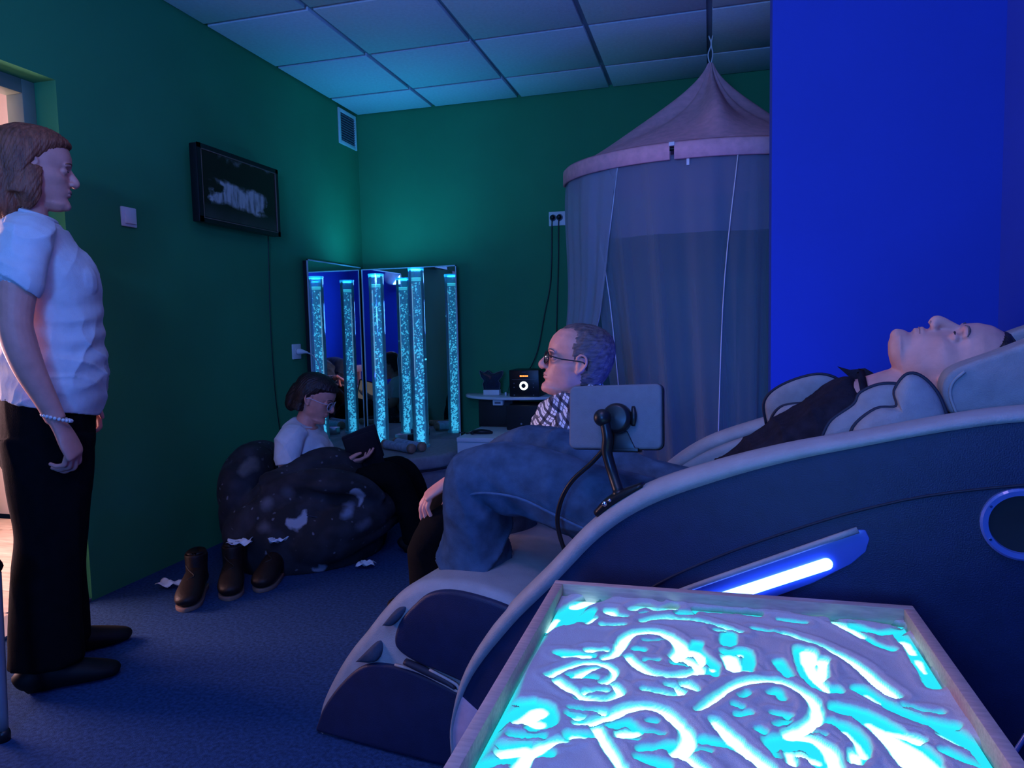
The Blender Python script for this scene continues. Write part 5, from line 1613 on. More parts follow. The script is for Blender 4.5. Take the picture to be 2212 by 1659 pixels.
for sy, kx, kz in ((-1, .335, .395), (1, .345, .375)):
    mb.loft([(-.06, .09 * sy, .20, .09, .09), (.12, .12 * sy, .30, .075, .080), (.27, .13 * sy, kz - .035, .066, .068), (kx, .13 * sy, kz - .035, .064, .066), (kx + .055, .13 * sy, .27, .060, .060), (kx + .085, .13 * sy, .15, .058, .056), (kx + .10, .13 * sy, .05, .058, .054)], hint=(0, 1, 0), n=22)
cloth('trousers', mb, .007, M['black_cloth'], bw, lambda co: creases(co, 68, 18, .004, 3))
for sy in (-1, 1):
    mb = MB(); shoe(mb, (.37, .13 * sy, 0), (.60, .15 * sy, 0), .042, .07)
    obj('shoe', mb, M['shoe'], bw, smooth=True)
# short dark bob
mb = MB(); hs = MB()
zs = np.linspace(-.075, .1179, 44); ang = np.linspace(0, 2 * np.pi, 64, endpoint=False)
G = []
for z in zs:
    xf, xb, w = head_section(max(z, -.03))
    g = .014 + .012 * np.clip((.05 - z) / .12, 0, 1)
    xfh = .090 if z > .065 else max(-.022, .090 - (.065 - z) * 1.55)
    xm = -.040
    x = np.where(np.cos(ang) > 0, xm + (min(xf, xfh) + (.012 if z > .06 else .0) - xm) * np.abs(np.cos(ang)) ** .8, xm - (xm - xb + g) * np.abs(np.cos(ang)))
    G.append(np.stack([x, (w + g) * np.sin(ang), np.full(64, z + (.012 * (z / .118) ** 2 if z > 0 else 0))], -1))
hs.grid(np.array(G), wrap=True); hs.f.append(tuple(range(64))[::-1]); hs.f.append(tuple(43 * 64 + j for j in range(64)))
hs.loft([(-.085, 0, .02, .05, .07), (-.105, 0, -.03, .040, .066), (-.10, 0, -.075, .032, .060), (-.085, 0, -.095, .012, .04)], hint=(1, 0, 0), n=20)
hd.put(mb, hs)
cloth('hair', mb, .004, M['hair_black'], bw, strands, 3)
gl = MB(); sub = MB()
for sy in (-1, 1):
    sub.tube([(.0985 - .010 * (abs(.034 + .025 * math.cos(a)) / .057) ** 2, sy * (.034 + .025 * math.cos(a)), -.006 + .021 * math.sin(a)) for a in np.linspace(0, 2 * math.pi, 17)], .0018, 6, 1)
    sub.tube([(.0885, sy * .059, .004), (.05, sy * .0765, .004), (.0, sy * .081, .006), (-.022, sy * .086, .0)], .0017, 6, 3)
sub.tube([(.0985, -.010, .002), (.1015, 0, .004), (.0985, .010, .002)], .0017, 6, 3)
hd.put(gl, sub)
M['clear_frame'] = mat('pale_glasses_frame', (.55, .52, .60), .3, .05, 20)
gs = obj('glasses', gl, M['clear_frame'], bw, smooth=True)
for sy in (-1, 1):
    ls = MB(); sub = MB()
    pts = [(.034 + .024 * math.cos(a), -.006 + .020 * math.sin(a)) for a in np.linspace(0, 2 * math.pi, 20, endpoint=False)]
    sub.prism(pts, lambda a, b: (.0975 - .010 * (a / .057) ** 2, sy * a, b), lambda a, b: (.0985 - .010 * (a / .057) ** 2, sy * a, b))
    hd.put(ls, sub)
    obj('lens', ls, M['lens'], gs, smooth=True)
# the tablet she holds
tb = empty('tablet', B_LOC, B_ROT, label='dark tablet in a folding case held by the person on the bean bag', cat='tablet')
R = np.column_stack([(.80, .35, .30), (-.15, -.30, .45), (-.45, .80, .40)])
_q, _ = np.linalg.qr(R); R = _q * np.sign(np.sum(_q * R, axis=0))
def tq(a, b, c): return tuple(R @ np.array((a, b, c)) + np.array((.185, -.02, .492)))
obj('tablet_case', MB().prism(rrect(.085, .10, .010), lambda a, b: tq(a, b, -.006), lambda a, b: tq(a, b, .003)), M['case_dark'], tb, bevel=.002)
M['dim_screen'] = emission('dim_tablet_screen', (.9, .75, .7), .12, (.02, .02, .02))
obj('tablet_screen', MB().prism(rrect(.075, .088, .004), lambda a, b: tq(a, b, .0031), lambda a, b: tq(a, b, .0042)), M['dim_screen'], tb)
obj('case_flap', MB().prism([(-.085, -.10), (.085, -.10), (.075, .10), (-.075, .10)], lambda a, b: tuple(np.array(tq(a, b, -.008)) - np.array((0, 0, .012 + .10 * (.085 + a)))), lambda a, b: tuple(np.array(tq(a, b, -.005)) - np.array((0, 0, .012 + .10 * (.085 + a))))), M['case_dark'], tb, bevel=.001)
obj('carry_strap', MB().tube([tq(-.08, -.05, 0), (.075, -.06, .47), (.06, -.09, .42), (.075, -.08, .40)], .004, 6), M['case_dark'], tb, smooth=True)

# ------------------------------------------------------------------ bean bag with a moon-and-stars print
def galaxy_material():
    m, nt, b = new_mat('moon_print_fabric')
    N, L = nt.nodes, nt.links
    tc = N.new('ShaderNodeTexCoord')
    base = N.new('ShaderNodeTexNoise'); base.inputs['Scale'].default_value = 9; base.inputs['Detail'].default_value = 4
    L.new(tc.outputs['Object'], base.inputs['Vector'])
    cr = N.new('ShaderNodeValToRGB')
    cr.color_ramp.elements[0].position = .45; cr.color_ramp.elements[0].color = (.010, .010, .014, 1)
    cr.color_ramp.elements[1].position = .75; cr.color_ramp.elements[1].color = (.035, .036, .050, 1)
    L.new(base.outputs['Fac'], cr.inputs['Fac'])
    wz = N.new('ShaderNodeTexNoise'); wz.inputs['Scale'].default_value = 14; wz.inputs['Detail'].default_value = 3
    L.new(tc.outputs['Object'], wz.inputs['Vector'])
    add = N.new('ShaderNodeVectorMath'); add.operation = 'MULTIPLY_ADD'; add.inputs[1].default_value = (.06, .06, .06)
    L.new(wz.outputs['Color'], add.inputs[0]); L.new(tc.outputs['Object'], add.inputs[2])
    last = cr.outputs['Color']

    def paint(fac, col):
        mx = N.new('ShaderNodeMix'); mx.data_type = 'RGBA'; mx.inputs[7].default_value = (*col, 1)
        L.new(fac, mx.inputs[0]); L.new(last, mx.inputs[6])
        return mx.outputs[2]
    # scattered stars
    vo = N.new('ShaderNodeTexVoronoi'); vo.inputs['Scale'].default_value = 24
    L.new(add.outputs[0], vo.inputs['Vector'])
    ra = N.new('ShaderNodeMapRange'); ra.inputs['From Min'].default_value = .17; ra.inputs['From Max'].default_value = .10
    L.new(vo.outputs['Distance'], ra.inputs['Value'])
    gate = N.new('ShaderNodeSeparateColor'); L.new(vo.outputs['Color'], gate.inputs[0])
    mu = N.new('ShaderNodeMath'); mu.operation = 'MULTIPLY'; L.new(ra.outputs[0], mu.inputs[0]); L.new(gate.outputs[0], mu.inputs[1])
    last = paint(mu.outputs[0], (.16, .16, .19))
    # printed moons: discs and crescents at fixed places of the cloth
    flat = N.new('ShaderNodeVectorMath'); flat.operation = 'MULTIPLY'; flat.inputs[1].default_value = (1, 0, 1)
    L.new(add.outputs[0], flat.inputs[0])

    def disc(x, z, r, soft):
        d = N.new('ShaderNodeVectorMath'); d.operation = 'DISTANCE'; d.inputs[1].default_value = (x + .03, 0, z + .03)
        L.new(flat.outputs[0], d.inputs[0])
        q = N.new('ShaderNodeMapRange'); q.inputs['From Min'].default_value = r + soft; q.inputs['From Max'].default_value = r - soft
        L.new(d.outputs['Value'], q.inputs['Value'])
        return q.outputs[0]
    for x, z, r, soft, col in ((-.165, .31, .022, .016, (.10, .11, .14)), (-.169, .218, .024, .016, (.08, .08, .10)), (-.078, .359, .026, .02, (.07, .08, .11)),
                               (.178, .265, .022, .012, (.16, .20, .28)), (.242, .198, .022, .014, (.09, .09, .12)), (-.30, .44, .026, .012, (.11, .10, .10)), (.30, .10, .03, .02, (.05, .05, .08))):
        last = paint(disc(x, z, r, soft), col)
    for x, z, r, dx, dz, col in ((-.027, .245, .042, -.010, .034, (.34, .35, .40)), (.211, .321, .038, -.022, -.020, (.33, .34, .39)), (.05, .02, .03, -.01, .02, (.30, .30, .34))):
        cut = N.new('ShaderNodeMath'); cut.operation = 'SUBTRACT'; cut.use_clamp = True
        L.new(disc(x, z, r, .005), cut.inputs[0]); L.new(disc(x + dx, z + dz, r * .72, .006), cut.inputs[1])
        last = paint(cut.outputs[0], col)
    L.new(last, b.inputs['Base Color'])
    b.inputs['Roughness'].default_value = .9
    return m


bb = empty('bean_bag', B_LOC, B_ROT, label='black bean bag chair printed with pale moons, against the left wall', cat='bean bag')
mb = MB()
mb.loft([(-.16, 0, .0, .26, .32), (-.14, -.02, .06, .36, .40), (-.10, -.04, .15, .40, .40), (-.09, -.03, .22, .36, .36), (-.12, 0, .25, .28, .28), (-.14, 0, .26, .2, .2)], n=40)
mb.loft([(-.33, -.02, .15, .14, .30), (-.36, -.02, .30, .13, .30), (-.345, 0, .42, .115, .28), (-.32, 0, .49, .08, .22), (-.31, 0, .515, .03, .12)], n=32)
mb.loft([(-.20, -.27, .36, .07, .08), (-.06, -.30, .385, .068, .085), (.10, -.30, .385, .064, .085), (.22, -.27, .35, .056, .075), (.29, -.22, .27, .05, .06)], hint=(0, 0, 1), n=24)
mb.loft([(-.20, .27, .25, .07, .08), (-.06, .30, .25, .07, .085), (.10, .30, .24, .07, .08), (.22, .27, .22, .06, .07)], hint=(0, 0, 1), n=24)
mb.loft([(-.20, -.30, .08, .07, .08), (.05, -.36, .14, .11, .10), (.20, -.27, .19, .12, .10), (.28, -.10, .20, .11, .10), (.28, .12, .18, .10, .10)], hint=(0, 0, 1), n=24)
me = remesh(mb, .011, 8, .5)
displace(me, lambda co: creases(co, 77, 11, -.016, 3) + wavy(co, 5, 8, .005))
co = get_co(me); co[:, 2] = np.maximum(co[:, 2], 0.001); set_co(me, co)
link_mesh('bag_body', me, galaxy_material(), bb)
obj('bag_seam', MB().tube([(-.26, -.345, .30), (-.05, -.395, .27), (.12, -.375, .235), (.28, -.26, .255)], .004, 6, 5), M['piping'], bb, smooth=True)

# ------------------------------------------------------------------ boots and crumpled tissue on the floor
def boot(loc, rz, label):
    t = empty('ankle_boot', loc, rz, label=label, cat='boot', group='boots on the carpet')
    mb = MB(); shoe(mb, (-.13, 0, .012), (.15, 0, .012), .050, .095)
    obj('upper', mb, M['brown_boot'], t, smooth=True)
    mb = MB()
    mb.loft([(-.075, 0, .06, .052, .042), (-.08, 0, .11, .050, .042), (-.085, 0, .155, .052, .044), (-.084, 0, .156, .042, .034), (-.075, 0, .08, .038, .03)], hint=(1, 0, 0), n=22)
    obj('shaft', mb, M['brown_boot'], t, smooth=True)
    pts = [(-.135, 0), (-.12, .036), (-.05, .038), (.06, .048), (.12, .04), (.155, .0), (.12, -.04), (.06, -.048), (-.05, -.038), (-.12, -.036)]
    pts = [tuple(p) for p in catmull(np.array(pts + pts[:1], float), 3)][:-1]
    obj('sole', MB().prism(pts, lambda a, b: (a, b, 0), lambda a, b: (a, b, .016)), M['brown_line'], t, bevel=.003)
    mb = MB().tube([(-.03, -.03, .128), (.0, -.012, .115), (.03, .012, .10), (.045, -.01, .092), (.06, .008, .083)], .0025, 6)
    obj('lace', mb, M['black_matte'], t, smooth=True)
    return t


boot((-1.99, 2.36, 0), math.radians(-62), 'dark brown boot nearest the camera on the carpet')
boot((-1.905, 2.49, 0), math.radians(-58), 'dark brown boot behind the nearest one, with tissue in its top')
boot((-1.80, 2.61, 0), math.radians(-75), 'dark boot closest to the bean bag, with crumpled tissue on it')


def tissue(loc, seed, sx, sy, sz, label):
    r = np.random.default_rng(seed)
    n = 14
    u = np.linspace(-1, 1, n)
    U, V = np.meshgrid(u, u)
    ph = r.random(6) * 6
    Z = .35 * np.sin(3.1 * U + ph[0]) * np.sin(2.7 * V + ph[1]) + .25 * np.sin(6.3 * U + 4 * V + ph[2]) + .2 * np.abs(np.sin(5 * V - 3 * U + ph[3]))
    k = 1 - .18 * np.sin(4 * np.arctan2(V, U) + ph[4]) * np.hypot(U, V)
    P = np.stack([U * sx * k, V * sy * k, Z * sz], -1)
    tl = r.random() * .6
    me_ = MB().grid(P)
    o = obj('tissue', me_, M['paper'], None, smooth=True, recalc=False, loc=loc, rz=r.random() * 3, label=label, cat='tissue', group='crumpled tissues')
    md = o.modifiers.new('thick', 'SOLIDIFY'); md.thickness = .0015
    return o


tissue((-1.93, 2.585, .165), 3, .045, .032, .022, 'flat white tissue lying on the middle boot')
tissue((-1.78, 2.66, .165), 9, .030, .055, .035, 'crumpled white tissue leaning on the boot closest to the bean bag')
tissue((-2.16, 2.44, .022), 5, .055, .028, .020, 'greyish scrap of tissue by the wall, left of the boots')
tissue((-1.47, 2.83, .022), 12, .035, .025, .020, 'small white scrap on the carpet under the bean bag front')

# ------------------------------------------------------------------ stool at the left edge
sto = empty('stool', (-1.93, 1.27, 0), label='grey tubular stool, only one leg in view at the left edge', cat='stool')
for sx, sy in ((1, 1), (1, -1), (-1, 1), (-1, -1)):
    lg = obj('leg', MB().tube([(.142 * sx, .117 * sy, .02), (.132 * sx, .133 * sy, .23), (.122 * sx, .148 * sy, .44)], .0125, 12, 4), M['metal_grey'], sto, smooth=True)
    obj('rubber_foot', MB().lathe([(.016, 0), (.017, .02), (.014, .03)], (.142 * sx, .117 * sy, .0), 16), M['black_plastic'], lg, smooth=True)
obj('seat', MB().lathe([(0, .44), (.20, .44), (.21, .455), (.20, .475), (0, .48)], n=36), M['black_cloth'], sto, smooth=True)

# ------------------------------------------------------------------ light table with drawn-on sand
STROKES = [
 (1.0,0.0057,0.0054,[(-0.212,0.924),(-0.197,0.947),(-0.18,0.967),(-0.161,0.978),(-0.142,0.974),(-0.128,0.957),(-0.128,0.936),(-0.138,0.918)]),
 (1.0,0.0065,0.0061,[(-0.199,0.914),(-0.177,0.893),(-0.155,0.879),(-0.134,0.875),(-0.12,0.883),(-0.114,0.9),(-0.122,0.915),(-0.138,0.92)]),
 (1.0,0.0044,0.0053,[(-0.177,0.927),(-0.17,0.944),(-0.16,0.957),(-0.153,0.963)]),
 (0.45,0.0076,0.0082,[(-0.184,0.932),(-0.164,0.932),(-0.152,0.931)]),
 (1.0,0.0058,0.0069,[(-0.157,0.892),(-0.132,0.9)]),
 (0.45,0.0054,0.0046,[(-0.163,0.87),(-0.144,0.871)]),
 (1.0,0.0072,0.0111,[(-0.145,0.996),(-0.135,1.005),(-0.13,1.026),(-0.123,1.062),(-0.11,1.084),(-0.088,1.095),(-0.066,1.088),(-0.048,1.069),(-0.04,1.045),(-0.045,1.018)]),
 (1.0,0.0064,0.0094,[(-0.113,1.003),(-0.1,0.985),(-0.084,0.965),(-0.062,0.954),(-0.039,0.96),(-0.02,0.973),(-0.014,0.989),(-0.025,1.007),(-0.045,1.02)]),
 (0.45,0.0044,0.0044,[(-0.098,1.061),(-0.069,1.067)]),
 (0.45,0.0064,0.0067,[(-0.106,1.028),(-0.096,1.031)]),
 (0.45,0.0047,0.0047,[(-0.089,0.997),(-0.073,1.0)]),
 (0.45,0.0087,0.0078,[(-0.047,0.997),(-0.034,0.991)]),
 (1.0,0.0054,0.0032,[(-0.105,1.132),(-0.081,1.147),(-0.046,1.153),(-0.012,1.149),(0.021,1.137),(0.045,1.123)]),
 (1.0,0.0043,0.0044,[(-0.083,0.913),(-0.065,0.909),(-0.048,0.905),(-0.036,0.912),(-0.04,0.924),(-0.054,0.928)]),
 (1.0,0.0082,0.002,[(-0.031,0.938),(-0.021,0.93),(-0.017,0.92)]),
 (1.0,0.0115,0.0047,[(-0.16,1.159),(-0.149,1.147),(-0.131,1.143)]),
 (1.0,0.0067,0.0078,[(-0.124,1.17),(-0.105,1.19),(-0.083,1.179),(-0.059,1.194)]),
 (1.0,0.0035,0.0035,[(-0.166,1.105),(-0.134,1.112)]),
 (0.45,0.0064,0.0064,[(-0.088,1.213),(-0.081,1.208)]),
 (0.45,0.0096,0.0098,[(-0.05,1.174),(-0.029,1.175)]),
 (0.45,0.0047,0.0047,[(-0.11,1.158),(-0.103,1.162)]),
 (0.45,0.0219,0.0206,[(-0.256,1.065),(-0.243,1.091),(-0.229,1.129),(-0.215,1.176),(-0.199,1.2)]),
 (0.45,0.0234,0.0147,[(-0.229,1.106),(-0.202,1.129),(-0.192,1.156)]),
 (0.45,0.0095,0.0088,[(-0.188,1.195),(-0.163,1.218)]),
 (0.45,0.0068,0.0068,[(-0.246,1.207),(-0.233,1.217)]),
 (1.0,0.0114,0.0115,[(-0.222,1.175),(-0.208,1.195),(-0.2,1.206)]),
 (1.0,0.0098,0.0054,[(-0.25,1.072),(-0.24,1.115)]),
 (1.0,0.0047,0.0048,[(-0.189,1.108),(-0.182,1.13)]),
 (0.45,0.0095,0.0095,[(-0.215,0.994),(-0.166,0.998)]),
 (1.0,0.0062,0.0058,[(-0.203,0.988),(-0.171,0.997)]),
 (1.0,0.0044,0.0035,[(-0.173,1.016),(-0.147,1.021)]),
 (1.0,0.0139,0.0075,[(-0.026,1.039),(-0.015,1.027),(-0.011,1.005)]),
 (0.45,0.0125,0.0106,[(-0.018,1.07),(-0.022,1.049),(-0.005,1.016),(0.005,1.0),(0.001,0.974)]),
 (1.0,0.0047,0.0047,[(0.002,0.995),(0.003,0.993)]),
 (1.0,0.0058,0.0094,[(-0.153,0.817),(-0.137,0.823),(-0.116,0.842),(-0.097,0.862),(-0.078,0.871),(-0.056,0.864),(-0.038,0.845),(-0.027,0.824),(-0.025,0.804),(-0.034,0.781)]),
 (1.0,0.0076,0.0064,[(-0.034,0.781),(-0.016,0.768),(-0.002,0.754),(0.008,0.734)]),
 (1.0,0.0079,0.0058,[(-0.129,0.81),(-0.116,0.785),(-0.094,0.745),(-0.084,0.727)]),
 (1.0,0.003,0.003,[(-0.164,0.829),(-0.149,0.831)]),
 (0.45,0.0053,0.0044,[(-0.168,0.846),(-0.144,0.846),(-0.122,0.847)]),
 (1.0,0.0021,0.0021,[(-0.142,0.846),(-0.126,0.848)]),
 (0.45,0.0072,0.0068,[(-0.167,0.834),(-0.149,0.824)]),
 (0.45,0.0134,0.0134,[(-0.248,0.789),(-0.231,0.822),(-0.214,0.844),(-0.193,0.835),(-0.188,0.809),(-0.203,0.796)]),
 (1.0,0.0106,0.0142,[(-0.223,0.804),(-0.212,0.82),(-0.206,0.832)]),
 (1.0,0.0091,0.0094,[(-0.21,0.81),(-0.198,0.807)]),
 (0.45,0.0062,0.0069,[(-0.238,0.842),(-0.217,0.854)]),
 (0.45,0.0065,0.0061,[(-0.223,0.772),(-0.188,0.78)]),
 (0.45,0.0097,0.0096,[(-0.157,0.788),(-0.135,0.793)]),
 (1.0,0.0054,0.0046,[(-0.154,0.789),(-0.138,0.791)]),
 (1.0,0.0091,0.009,[(-0.226,0.739),(-0.202,0.751)]),
 (1.0,0.0102,0.0054,[(-0.198,0.721),(-0.196,0.741),(-0.185,0.76),(-0.17,0.774),(-0.16,0.776)]),
 (0.45,0.0102,0.0107,[(-0.247,0.709),(-0.225,0.723),(-0.205,0.736),(-0.174,0.749)]),
 (0.45,0.0055,0.0065,[(-0.232,0.749),(-0.201,0.76)]),
 (1.0,0.0075,0.0074,[(-0.101,0.807),(-0.083,0.812)]),
 (0.45,0.01,0.005,[(-0.113,0.82),(-0.096,0.83),(-0.081,0.818),(-0.052,0.815)]),
 (0.45,0.0061,0.0061,[(-0.07,0.839),(-0.063,0.839)]),
 (0.45,0.0084,0.0083,[(-0.075,0.78),(-0.039,0.794)]),
 (0.45,0.0097,0.0103,[(-0.075,0.763),(-0.047,0.757)]),
 (0.45,0.007,0.0068,[(-0.102,0.8),(-0.082,0.799)]),
 (1.0,0.0053,0.008,[(-0.014,0.877),(0.008,0.914),(0.036,0.956),(0.065,0.974),(0.093,0.973),(0.113,0.955),(0.124,0.928),(0.123,0.896),(0.112,0.871),(0.088,0.849)]),
 (1.0,0.0064,0.0082,[(0.088,0.849),(0.11,0.847),(0.124,0.831),(0.128,0.801),(0.125,0.778)]),
 (1.0,0.0064,0.0082,[(0.005,0.857),(0.02,0.83),(0.039,0.802),(0.06,0.776)]),
 (0.45,0.0061,0.0061,[(0.037,0.921),(0.047,0.934)]),
 (0.45,0.0075,0.0075,[(0.074,0.941),(0.084,0.947),(0.087,0.929)]),
 (0.45,0.0044,0.004,[(0.029,0.899),(0.036,0.895)]),
 (0.45,0.0061,0.0057,[(0.032,0.877),(0.044,0.883)]),
 (0.45,0.0057,0.0054,[(0.075,0.889),(0.09,0.887)]),
 (0.45,0.0046,0.0047,[(0.056,0.85),(0.059,0.847)]),
 (0.45,0.0054,0.0047,[(0.076,0.864),(0.088,0.876)]),
 (1.0,0.0125,0.0119,[(0.027,1.036),(0.032,0.996)]),
 (1.0,0.0061,0.0064,[(0.038,0.995),(0.048,0.998)]),
 (1.0,0.0047,0.0047,[(0.04,1.048),(0.042,1.044)]),
 (0.45,0.0146,0.0142,[(0.027,1.112),(0.026,1.075)]),
 (0.45,0.0117,0.0103,[(0.023,1.05),(0.05,1.051),(0.049,0.996)]),
 (1.0,0.0037,0.0037,[(0.01,1.122),(0.021,1.127)]),
 (1.0,0.0143,0.0072,[(0.135,1.074),(0.132,1.032),(0.137,0.991),(0.145,0.968)]),
 (1.0,0.0089,0.0086,[(0.151,1.05),(0.142,1.0)]),
 (0.45,0.0159,0.0133,[(0.127,1.077),(0.125,1.021),(0.135,0.97),(0.154,0.966)]),
 (0.45,0.0105,0.0096,[(0.093,1.032),(0.101,0.995)]),
 (1.0,0.0032,0.009,[(0.108,1.135),(0.128,1.121),(0.152,1.102),(0.181,1.07),(0.202,1.028),(0.213,0.992),(0.222,0.967)]),
 (0.45,0.0061,0.005,[(0.065,1.142),(0.108,1.132)]),
 (0.45,0.0089,0.0082,[(-0.021,1.192),(0.022,1.195),(0.075,1.196)]),
 (1.0,0.0063,0.0057,[(0.074,1.219),(0.127,1.217),(0.178,1.207)]),
 (0.45,0.0111,0.0102,[(0.116,1.221),(0.182,1.208),(0.248,1.21),(0.28,1.194)]),
 (0.45,0.0049,0.0047,[(0.106,1.183),(0.143,1.179)]),
 (1.0,0.004,0.0046,[(0.187,1.194),(0.209,1.173),(0.221,1.149)]),
 (0.45,0.0093,0.0079,[(0.19,1.189),(0.219,1.151),(0.238,1.122),(0.253,1.11)]),
 (0.45,0.0115,0.0113,[(0.215,1.183),(0.249,1.166),(0.287,1.179)]),
 (0.45,0.011,0.0121,[(0.274,1.161),(0.28,1.116),(0.279,1.069),(0.278,1.002)]),
 (1.0,0.0066,0.0062,[(0.276,1.14),(0.279,1.106)]),
 (1.0,0.0032,0.0032,[(0.279,1.083),(0.279,1.048)]),
 (0.45,0.0146,0.0134,[(0.185,0.973),(0.204,0.948),(0.238,0.918),(0.269,0.89),(0.285,0.847),(0.286,0.829)]),
 (1.0,0.0034,0.003,[(0.191,0.967),(0.203,0.949)]),
 (1.0,0.0034,0.0032,[(0.253,0.886),(0.269,0.867)]),
 (0.45,0.0176,0.0266,[(0.153,0.919),(0.175,0.91),(0.198,0.879),(0.216,0.831)]),
 (1.0,0.0064,0.022,[(0.18,0.896),(0.191,0.878),(0.206,0.848),(0.216,0.818)]),
 (1.0,0.0058,0.0087,[(0.198,0.883),(0.226,0.871)]),
 (0.45,0.0055,0.0058,[(0.22,0.857),(0.229,0.851)]),
 (0.45,0.01,0.0084,[(0.138,0.885),(0.157,0.873),(0.165,0.848),(0.159,0.826),(0.15,0.806)]),
 (1.0,0.004,0.003,[(0.15,0.87),(0.159,0.849),(0.161,0.826)]),
 (1.0,0.0039,0.0039,[(0.153,0.825),(0.151,0.807)]),
 (0.45,0.0063,0.0062,[(0.229,0.946),(0.248,0.937),(0.266,0.934)]),
 (1.0,0.0025,0.0025,[(0.247,0.935),(0.258,0.934)]),
 (0.45,0.0073,0.0063,[(0.249,0.917),(0.262,0.912),(0.275,0.908)]),
 (0.45,0.0179,0.0166,[(0.073,0.826),(0.096,0.834),(0.113,0.821),(0.115,0.798)]),
 (1.0,0.0064,0.0064,[(0.084,0.811),(0.085,0.791)]),
 (1.0,0.0058,0.0058,[(0.094,0.811),(0.112,0.801)]),
 (0.45,0.0097,0.0092,[(-0.008,0.813),(0.023,0.809),(0.043,0.799)]),
 (0.45,0.0042,0.004,[(-0.014,0.793),(-0.001,0.794)]),
 (0.45,0.0039,0.0039,[(0.113,0.86),(0.127,0.854)]),
 (0.45,0.0058,0.0058,[(0.065,0.818),(0.071,0.797)]),
 (0.45,0.0099,0.0096,[(0.25,0.85),(0.273,0.831)]),
]

TX0, TX1, TY0, TY1, TZT = -0.266, 0.307, 0.545, 1.225, 0.60
ta = empty('sand_table', ((TX0 + TX1) / 2, (TY0 + TY1) / 2, 0), label='wooden sand drawing table glowing cyan in the foreground', cat='table')
hx, hy, tk = (TX1 - TX0) / 2, (TY1 - TY0) / 2, 0.017
obj('frame_board', MB().box(-hx, hx, hy - tk, hy, .515, TZT), M['wood'], ta, bevel=.002)
obj('frame_board', MB().box(-hx, hx, -hy, -hy + tk, .515, TZT), M['wood'], ta, bevel=.002)
obj('frame_board', MB().box(-hx, -hx + tk, -hy + tk, hy - tk, .515, TZT), M['wood'], ta, bevel=.002)
obj('frame_board', MB().box(hx - tk, hx, -hy + tk, hy - tk, .515, TZT), M['wood'], ta, bevel=.002)
for sx in (-1, 1):
    for sy in (-1, 1):
        cx, cy = sx * (hx - .035), sy * (hy - .035)
        obj('leg', MB().box(cx - .02, cx + .02, cy - .02, cy + .02, 0, .515), M['wood'], ta, bevel=.003)
obj('tray_bottom', MB().box(-hx + tk, hx - tk, -hy + tk, hy - tk, .518, .535), M['wood'], ta)
M['light_panel'] = emission('cyan_light_panel', (0.30, 0.96, 1.0), 3.2)
obj('light_panel', MB().box(-hx + tk, hx - tk, -hy + tk, hy - tk, .545, .5700), M['light_panel'], ta)


def sand_mesh():
    nx, ny = 300, 350
    gx = np.linspace(TX0 + tk, TX1 - tk, nx); gy = np.linspace(TY0 + tk, TY1 - tk, ny)
    X, Y = np.meshgrid(gx, gy)
    P = np.stack([X.ravel(), Y.ravel()], -1)
    co3 = np.column_stack([P, np.zeros(len(P))])
    clear = np.zeros(len(P)); thin = np.zeros(len(P)); bank = np.zeros(len(P))
    wob = wavy(co3, 4, 90, .0012, 5) + wavy(co3, 14, 260, .0006, 4)
    for lev, w0, w1, pts in STROKES:
        S = catmull(np.array(pts, float), 4)
        ts = np.linspace(0, 1, len(S))
        bb_ = S.min(0) - .05, S.max(0) + .05
        sel = np.where((P[:, 0] > bb_[0][0]) & (P[:, 0] < bb_[1][0]) & (P[:, 1] > bb_[0][1]) & (P[:, 1] < bb_[1][1]))[0]
        if not len(sel):
            continue
        Q = P[sel]
        best = np.full(len(sel), 9.0)
        for i in range(len(S) - 1):
            a, b = S[i], S[i + 1]
            d = b - a
            L2 = d @ d + 1e-12
            t = np.clip(((Q - a) @ d) / L2, 0, 1)
            dist = np.linalg.norm(Q - a - t[:, None] * d, axis=1)
            wd = w0 + (w1 - w0) * (ts[i] + (ts[i + 1] - ts[i]) * t)
            best = np.minimum(best, dist - wd)
        best = best + wob[sel] + .18 * w0
        if lev >= 1:
            clear[sel] = np.maximum(clear[sel], np.clip(.5 - best / .0022, 0, 1))
            thin[sel] = np.maximum(thin[sel], np.clip(1 - best / .0042, 0, 1))
            bank[sel] = np.maximum(bank[sel], np.exp(-((best - .013) / .006) ** 2))
        else:
            thin[sel] = np.maximum(thin[sel], .92 * np.clip(.5 - best / .004, 0, 1))
            bank[sel] = np.maximum(bank[sel], .6 * np.exp(-((best - .010) / .006) ** 2))
    # bare corner patches near the far left and the swept strip along the near left wall
    h = .5765 + wavy(co3, 2, 28, .0014, 6) + wavy(co3, 8, 75, .0006, 6) + .0022 * bank
    edge = np.minimum(np.minimum(X.ravel() - gx[0], gx[-1] - X.ravel()), np.minimum(Y.ravel() - gy[0], gy[-1] - Y.ravel()))
    h += .004 * np.exp(-edge / .02)
    strip = np.clip((.012 + .006 * np.sin(P[:, 1] * 18) - (P[:, 0] - gx[0])) / .012, 0, 1) * np.clip((1.08 - P[:, 1]) / .03, 0, 1)
    thin = np.maximum(thin, strip * .9)
    cut = np.maximum(thin * .9, clear)
    h = .5705 + np.maximum(h - .5705, .001) * (1 - cut) + .0003
    cx_, cy_ = (TX0 + TX1) / 2, (TY0 + TY1) / 2
    mb = MB().grid(np.stack([X - cx_, Y - cy_, h.reshape(X.shape)], -1))
    me = bpy.data.meshes.new('sand')
    me.from_pydata(mb.v, [], mb.f)
    for nm, arr in (('clear', clear), ('thin', thin)):
        at = me.attributes.new(nm, 'FLOAT', 'POINT')
        at.data.foreach_set('value', arr.astype(np.float32))
    me.polygons.foreach_set('use_smooth', [True] * len(me.polygons))
    me.update()
    return me


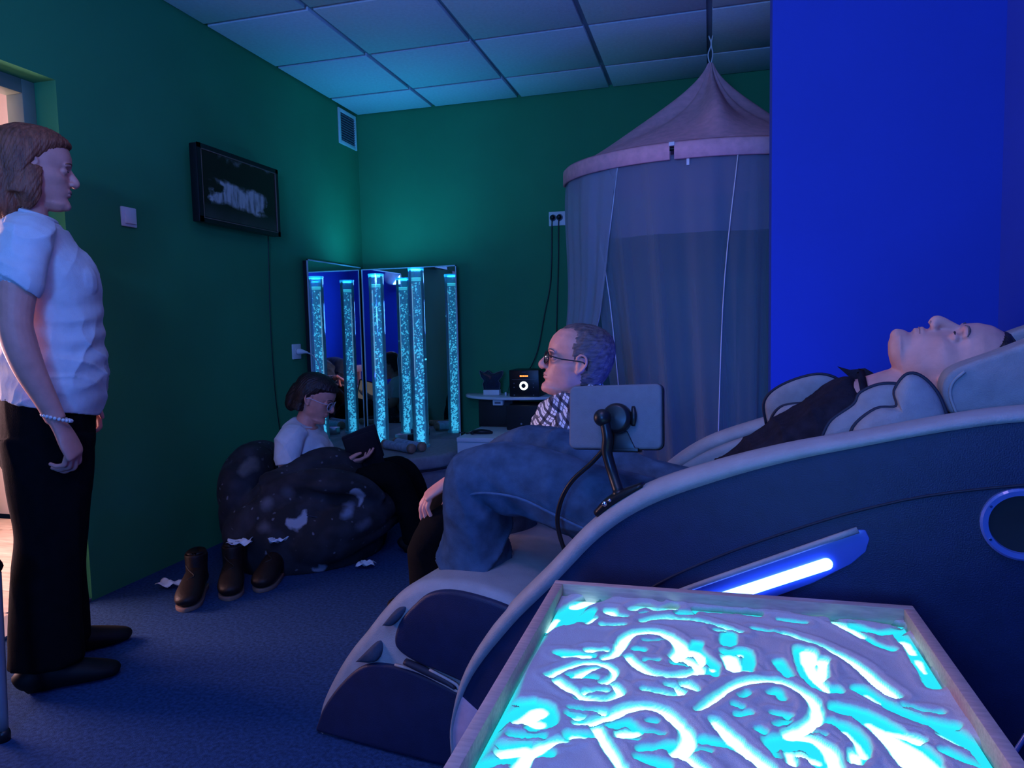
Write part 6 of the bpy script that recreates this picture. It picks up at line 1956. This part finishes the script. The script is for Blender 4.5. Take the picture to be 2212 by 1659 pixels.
def sand_material():
    m = bpy.data.materials.new('fine_sand'); m.use_nodes = True
    nt = m.node_tree; N, L = nt.nodes, nt.links
    N.clear()
    out = N.new('ShaderNodeOutputMaterial')
    a1 = N.new('ShaderNodeAttribute'); a1.attribute_name = 'clear'
    a2 = N.new('ShaderNodeAttribute'); a2.attribute_name = 'thin'
    tc = N.new('ShaderNodeTexCoord')
    nz = N.new('ShaderNodeTexNoise'); nz.inputs['Scale'].default_value = 900; nz.inputs['Detail'].default_value = 2
    L.new(tc.outputs['Object'], nz.inputs['Vector'])
    cr = N.new('ShaderNodeValToRGB')
    cr.color_ramp.elements[0].color = (.58, .43, .39, 1); cr.color_ramp.elements[1].color = (.86, .66, .60, 1)
    L.new(nz.outputs['Fac'], cr.inputs['Fac'])
    df = N.new('ShaderNodeBsdfDiffuse'); L.new(cr.outputs['Color'], df.inputs['Color'])
    bp = N.new('ShaderNodeBump'); bp.inputs['Strength'].default_value = .5; bp.inputs['Distance'].default_value = .001
    L.new(nz.outputs['Fac'], bp.inputs['Height']); L.new(bp.outputs['Normal'], df.inputs['Normal'])
    # a thin dusting of sand lets the panel light through
    tl = N.new('ShaderNodeBsdfTransparent'); tl.inputs['Color'].default_value = (.015, .27, .31, 1)
    m1 = N.new('ShaderNodeMixShader')
    L.new(a2.outputs['Fac'], m1.inputs[0]); L.new(df.outputs[0], m1.inputs[1]); L.new(tl.outputs[0], m1.inputs[2])
    tr = N.new('ShaderNodeBsdfTransparent')
    m2 = N.new('ShaderNodeMixShader')
    L.new(a1.outputs['Fac'], m2.inputs[0]); L.new(m1.outputs[0], m2.inputs[1]); L.new(tr.outputs[0], m2.inputs[2])
    L.new(m2.outputs[0], out.inputs['Surface'])
    return m


link_mesh('sand', sand_mesh(), sand_material(), ta, kind='stuff')

# ------------------------------------------------------------------ paper lantern behind the photographer (it shows in the mirrors)
ln_ = empty('paper_lantern', (0.16, -1.38, 1.86), label='round white paper lantern reflected as a pale blob in the back mirror', cat='lantern')
mb = MB()
prof = []
for k in range(41):
    t = math.pi * k / 40
    prof.append((max(.004, .125 * math.sin(t) + .0022 * math.cos(k * math.pi)), -.115 * math.cos(t)))
obj('lantern_shade', mb.lathe(prof, n=40), M['paper'], ln_, smooth=True)
obj('top_ring', MB().lathe([(.022, .110), (.022, .120), (.016, .120), (.016, .110)], n=20, closed=True), M['metal_grey'], ln_)
obj('lantern_cord', MB().tube([(0, 0, .118), (0, 0, .40), (0, 0, .69)], .002, 6), M['black_plastic'], ln_, smooth=True)
